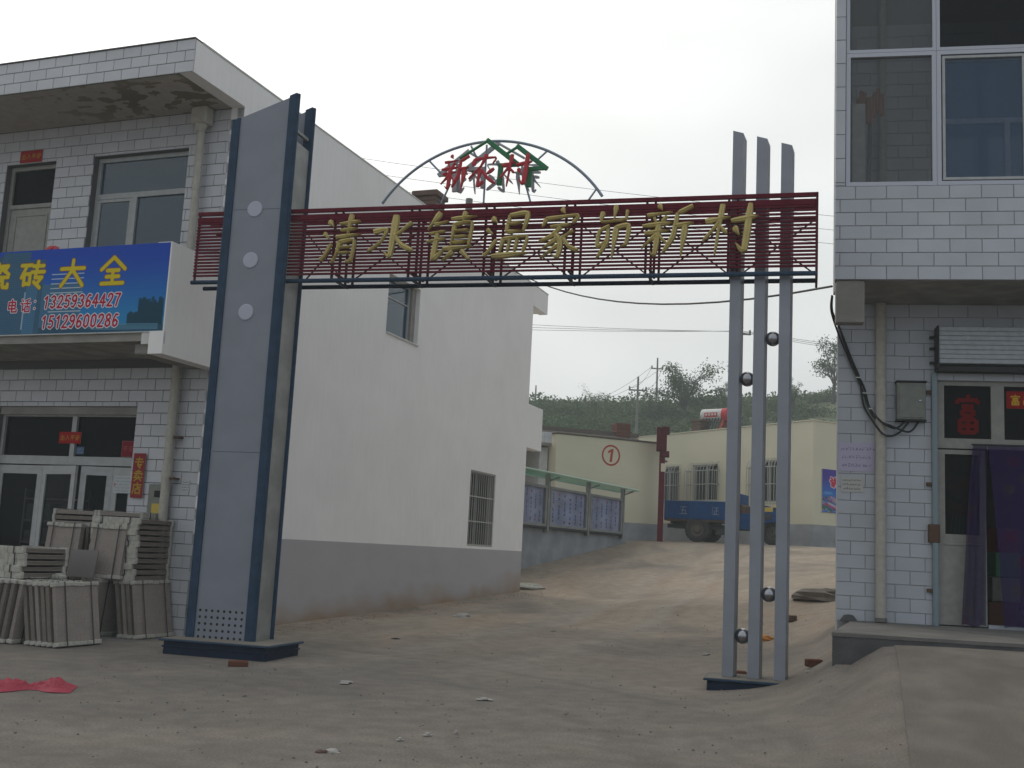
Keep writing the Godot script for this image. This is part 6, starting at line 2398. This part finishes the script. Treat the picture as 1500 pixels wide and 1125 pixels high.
func make_solar_heater(f: Transform3D) -> void:
	var t := thing("solar_water_heater", "white solar water heater tank with red ends on the cream house roof", "water heater")
	t.transform = f * Transform3D(Basis(Vector3.UP, deg_to_rad(22.0)), Vector3(-8.05, 7.06, -1.7))
	var b := MB.new()
	var lie := Basis(Vector3.BACK, -PI / 2)
	b.lathe([Vector2(0.0, -0.68), Vector2(0.28, -0.66), Vector2(0.31, -0.6), Vector2(0.31, 0.6)], Transform3D(lie, Vector3(0, 1.55, 0)), 24)
	part("tank", b, M.white_trim, t)
	for s in [1.0]:
		b = MB.new()
		b.lathe([Vector2(0.325, -0.12), Vector2(0.325, 0.1), Vector2(0.25, 0.16), Vector2(0, 0.18)], Transform3D(Basis(Vector3.BACK, -PI / 2 * s), Vector3(0.58 * s, 1.55, 0)), 24)
		part("end_cap", b, M.red_letter, t)
	b = MB.new()
	for k in 7:
		for j in 4:
			var y := 1.43 + 0.055 * j
			var z0 := sqrt(0.31 * 0.31 - pow(y - 1.55, 2.0)) + 0.004
			var z1 := sqrt(0.31 * 0.31 - pow(y + 0.055 - 1.55, 2.0)) + 0.004
			b.quad(Vector3(-0.42 + 0.1 * k, y, z0), Vector3(-0.32 + 0.1 * k, y, z0), Vector3(-0.32 + 0.1 * k, y + 0.055, z1), Vector3(-0.42 + 0.1 * k, y + 0.055, z1), Vector3.BACK)
	part("label_band", b, M.red_letter, t)
	b = MB.new()
	for k in 4:
		b.box(Vector3(-0.36 + 0.16 * k, 1.5, 0.311), Vector3(-0.26 + 0.16 * k, 1.6, 0.322))
	part("label_characters", b, M.white_trim, t)
	for s in [-0.52, 0.55]:
		b = MB.new()
		b.bar(Vector3(s, 0, -0.3), Vector3(s, 1.35, -0.12), 0.09, 0.09)
		b.bar(Vector3(s, 0, 1.2), Vector3(s, 1.4, 0.12), 0.09, 0.09)
		b.bar(Vector3(s, 0.03, -0.3), Vector3(s, 0.03, 1.2), 0.05, 0.05)
		part("leg", b, M.red_paint, t)
	for q in [[0.4, -0.25, 1.2, -0.16], [0.5, 0.85, 0.5, 0.85]]:
		b = MB.new()
		b.bar(Vector3(-0.52, q[0], q[1]), Vector3(0.55, q[2], q[3]), 0.05, 0.05)
		part("brace", b, M.red_paint, t)
	for k in 7:
		b = MB.new()
		var x := -0.48 + 0.16 * k
		b.tube([Vector3(x, 0.12, 1.14), Vector3(x, 1.42, 0.18)], 0.035, 8)
		part("glass_tube", b, M.iron, t)
	b = MB.new()
	b.tube([Vector3(-0.5, 1.27, 0.1), Vector3(-0.55, 1.0, 0.3), Vector3(-0.62, 0.7, 0.35), Vector3(-0.62, 0.1, 0.3)], 0.07, 9)
	part("feed_pipe", b, M.white_trim, t)


func make_maroon_gate() -> void:
	# another sign gate, seen along its beam
	var t := thing("maroon_sign_gate", "maroon steel sign post with boxy head at the corner of the numbered wall", "sign post", Vector3(6.02, 2.2, -43.3), -8.0)
	var b := MB.new()
	b.box(Vector3(-0.11, -0.3, -0.12), Vector3(0.11, 4.1, 0.12), 0.012)
	part("post", b, M.maroon, t)
	b = MB.new()
	b.box(Vector3(-0.24, 3.52, -0.35), Vector3(0.16, 4.42, 0.3), 0.012)
	part("sign_head", b, M.maroon_dark, t)
	b = MB.new()
	b.box(Vector3(0.0, 4.18, -0.2), Vector3(0.26, 4.45, 0.3), 0.012)
	b.box(Vector3(-0.05, 3.28, -0.2), Vector3(0.27, 3.5, 0.25), 0.012)
	part("bracket", b, M.maroon_dark, t)
	b = MB.new()
	b.box(Vector3(-0.04, 2.7, 0.122), Vector3(0.14, 3.02, 0.13), 0.003)
	part("pale_notice", b, M.cream, t)


# ---------- the blue farm truck ----------
func make_truck() -> void:
	var at := Vector3(7.51, base_height(7.51, -43.5) - 0.0, -43.5)
	var t := thing("farm_truck", "blue farm truck with open cargo bed parked before the caged windows", "truck", at, -28.0)
	# +x is forward; z = 0 is the near side wheel plane, the far side is at z = -1.6
	var W := -1.5
	var b := MB.new()
	b.box(Vector3(-1.3, 0.78, W - 0.12), Vector3(1.5, 0.86, 0.12), 0.01)
	part("bed_floor", b, M.rust, t)
	for s in [[0.12, "near"], [W - 0.12, "far"]]:
		var z: float = s[0]
		b = MB.new()
		b.box(Vector3(-1.3, 0.86, z - 0.03), Vector3(1.5, 1.55, z + 0.03), 0.012)
		for k in 4:
			b.box(Vector3(-1.28 + 0.92 * k, 0.84, z - 0.045), Vector3(-1.22 + 0.92 * k, 1.57, z + 0.045), 0.008)
		b.box(Vector3(-1.31, 1.5, z - 0.045), Vector3(1.51, 1.57, z + 0.045), 0.01)
		part("bed_side", b, M.truck_blue, t)
	b = MB.new()
	b.box(Vector3(-1.36, 0.8, W - 0.1), Vector3(-1.3, 1.56, 0.1), 0.012)
	part("tailgate", b, M.truck_blue, t)
	b = MB.new()
	b.box(Vector3(1.5, 0.86, W - 0.05), Vector3(1.56, 1.92, 0.05), 0.012)
	for k in 3:
		b.box(Vector3(1.47, 0.86, W + 0.05 + 0.66 * k), Vector3(1.5, 1.94, W + 0.11 + 0.66 * k), 0.006)
	part("headboard", b, M.truck_blue, t)
	b = MB.new()
	for z in [-0.35, W + 0.35]:
		b.box(Vector3(-1.35, 0.52, z - 0.05), Vector3(2.3, 0.68, z + 0.05), 0.01)
	for k in 4:
		b.box(Vector3(-1.3 + 0.95 * k, 0.54, W + 0.4), Vector3(-1.2 + 0.95 * k, 0.66, -0.4))
	for k in 4:
		b.box(Vector3(-1.1 + 0.75 * k, 0.68, W - 0.08), Vector3(-1.02 + 0.75 * k, 0.779, 0.08))
	part("chassis", b, M.iron, t)
	# driver's place: seat back, floor, side panels, wheel
	b = MB.new()
	b.box(Vector3(1.6, 0.86, W + 0.2), Vector3(1.75, 1.5, -0.2), 0.05)
	b.box(Vector3(1.6, 0.86, W + 0.2), Vector3(2.1, 1.02, -0.2), 0.05)
	part("seat", b, M.rust, t)
	b = MB.new()
	b.box(Vector3(1.57, 0.55, W + 0.05), Vector3(2.45, 0.62, -0.05), 0.01)
	b.box(Vector3(1.58, 0.62, -0.1), Vector3(2.35, 1.15, -0.04), 0.02)
	b.box(Vector3(1.58, 0.62, W + 0.04), Vector3(2.35, 1.15, W + 0.1), 0.02)
	part("footwell", b, M.truck_blue, t)
	b = MB.new()
	var ring := []
	for k in 21:
		var a := TAU * k / 20
		ring.append(Vector3(2.1, 1.55, -0.75) + Basis(Vector3.BACK, 0.6) * Vector3(0, cos(a) * 0.2, sin(a) * 0.2))
	b.tube(ring, 0.018, 6)
	b.tube([Vector3(2.1, 1.55, -0.75), Vector3(2.4, 1.15, -0.75)], 0.02, 6)
	part("steering_wheel", b, M.iron, t)
	# narrow hood over the single front wheel, with grille and lamps
	var C := W / 2.0
	b = MB.new()
	var hood := PackedVector2Array([Vector2(2.2, 0.75), Vector2(3.0, 0.9), Vector2(3.16, 0.95), Vector2(3.14, 1.2), Vector2(2.98, 1.34), Vector2(2.6, 1.48), Vector2(2.2, 1.52)])
	b.prism(hood, C - 0.42, C + 0.42)
	part("hood", b, M.truck_blue, t)
	b = MB.new()
	b.box(Vector3(2.38, 1.25, C + 0.421), Vector3(2.85, 1.42, C + 0.432), 0.004)
	b.box(Vector3(2.75, 1.42, C - 0.3), Vector3(2.98, 1.45, C + 0.3), 0.01)
	part("hood_plate", b, M.gold_paint, t)
	b = MB.new()
	for k in 4:
		b.box(Vector3(3.13, 0.97 + 0.06 * k, C - 0.25), Vector3(3.17, 1.0 + 0.06 * k, C + 0.25), 0.004)
	b.box(Vector3(2.3, 0.95, C + 0.421), Vector3(2.8, 1.18, C + 0.435), 0.004)
	part("grille", b, M.iron, t)
	for z in [C - 0.3, C + 0.3]:
		b = MB.new()
		b.lathe([Vector2(0, 0.06), Vector2(0.07, 0.05), Vector2(0.09, 0.0), Vector2(0.08, -0.08), Vector2(0, -0.1)], Transform3D(Basis(Vector3.BACK, -PI / 2), Vector3(3.16, 1.1, z)), 16)
		part("headlight", b, M.chrome, t)
	b = MB.new()
	var arc := []
	for k in 9:
		var a := PI * (0.05 + 0.85 * k / 8.0)
		arc.append(Vector3(2.78 + cos(a) * 0.53, 0.46 + sin(a) * 0.53, C))
	for k in 8:
		b.bar(arc[k], arc[k + 1], 0.3, 0.02, (arc[k] - Vector3(2.78, 0.46, C)).normalized())
	part("mudguard", b, M.truck_blue, t)
	for z in [C - 0.14, C + 0.14]:
		b = MB.new()
		b.bar(Vector3(2.78, 0.46, z), Vector3(2.6, 1.0, z), 0.05, 0.07)
		part("fork", b, M.iron, t)
	for z in [C - 0.5, C + 0.5]:
		b = MB.new()
		b.bar(Vector3(2.2, 1.45, z), Vector3(2.15, 1.9, z), 0.025, 0.025)
		b.box(Vector3(2.12, 1.8, z - 0.07), Vector3(2.15, 2.02, z + 0.07), 0.01)
		part("mirror", b, M.iron, t)
	# wheels: lugged tyre and dished rim
	for s in [[0.0, 0.0, 0.49], [0.0, W, 0.49], [2.78, C, 0.47]]:
		var r: float = s[2]
		var ax := Transform3D(Basis(Vector3.RIGHT, PI / 2), Vector3(s[0], r - 0.01, s[1]))
		b = MB.new()
		b.lathe([Vector2(r * 0.56, -0.11), Vector2(r * 0.8, -0.13), Vector2(r * 0.95, -0.11), Vector2(r, -0.07), Vector2(r, 0.07), Vector2(r * 0.95, 0.11), Vector2(r * 0.8, 0.13), Vector2(r * 0.56, 0.11)], ax, 32)
		for k in 26:
			var a := TAU * k / 26
			b.box(Vector3(r - 0.012, -0.1, -0.022), Vector3(r + 0.014, 0.1, 0.022), 0.005, ax * Transform3D(Basis(Vector3.UP, a), Vector3.ZERO))
		var wh := part("tyre", b, M.rubber, t)
		b = MB.new()
		b.lathe([Vector2(r * 0.57, -0.1), Vector2(r * 0.5, -0.04), Vector2(r * 0.3, -0.03), Vector2(r * 0.26, -0.1), Vector2(r * 0.12, -0.12), Vector2(0, -0.12)], ax, 24)
		b.lathe([Vector2(0, 0.12), Vector2(r * 0.12, 0.12), Vector2(r * 0.26, 0.1), Vector2(r * 0.3, 0.03), Vector2(r * 0.5, 0.04), Vector2(r * 0.57, 0.1)], ax, 24)
		part("rim", b, M.hub, wh)
	b = MB.new()
	b.tube([Vector3(0, 0.45, W), Vector3(0, 0.45, 0)], 0.07, 10)
	b.lathe([Vector2(0, 0.2), Vector2(0.18, 0.12), Vector2(0.2, 0), Vector2(0.18, -0.12), Vector2(0, -0.2)], Transform3D(Basis(Vector3.RIGHT, PI / 2), Vector3(0, 0.45, W / 2)), 14)
	part("rear_axle", b, M.iron, t)
	b = MB.new()
	b.box(Vector3(0.7, 0.3, -0.32), Vector3(1.2, 0.55, -0.04), 0.03)
	b.box(Vector3(1.3, 0.35, -0.35), Vector3(1.55, 0.6, -0.06), 0.03)
	part("fuel_tank", b, M.iron, t)
	for s in [[strokes().wu, -0.55], [strokes().zheng, 0.72]]:
		b = MB.new()
		brush_letter(b, s[0], Vector3(s[1], 1.2, 0.152), Vector3(0.34, 0.34, 0).x * Vector2.ONE, 0.006, 0.5, false, false)
		part("side_character", b, M.foam, t)


func _ready() -> void:
	rng.seed = 20
	make_camera_and_light()
	make_materials()
	make_ground()
	make_hill_plants()
	make_poles_and_wires()
	make_shop()
	make_corner_shop()
	make_lane_houses()
	make_gate()
	make_notice_board()
	make_maroon_gate()
	make_truck()
	make_packs()
	make_litter()
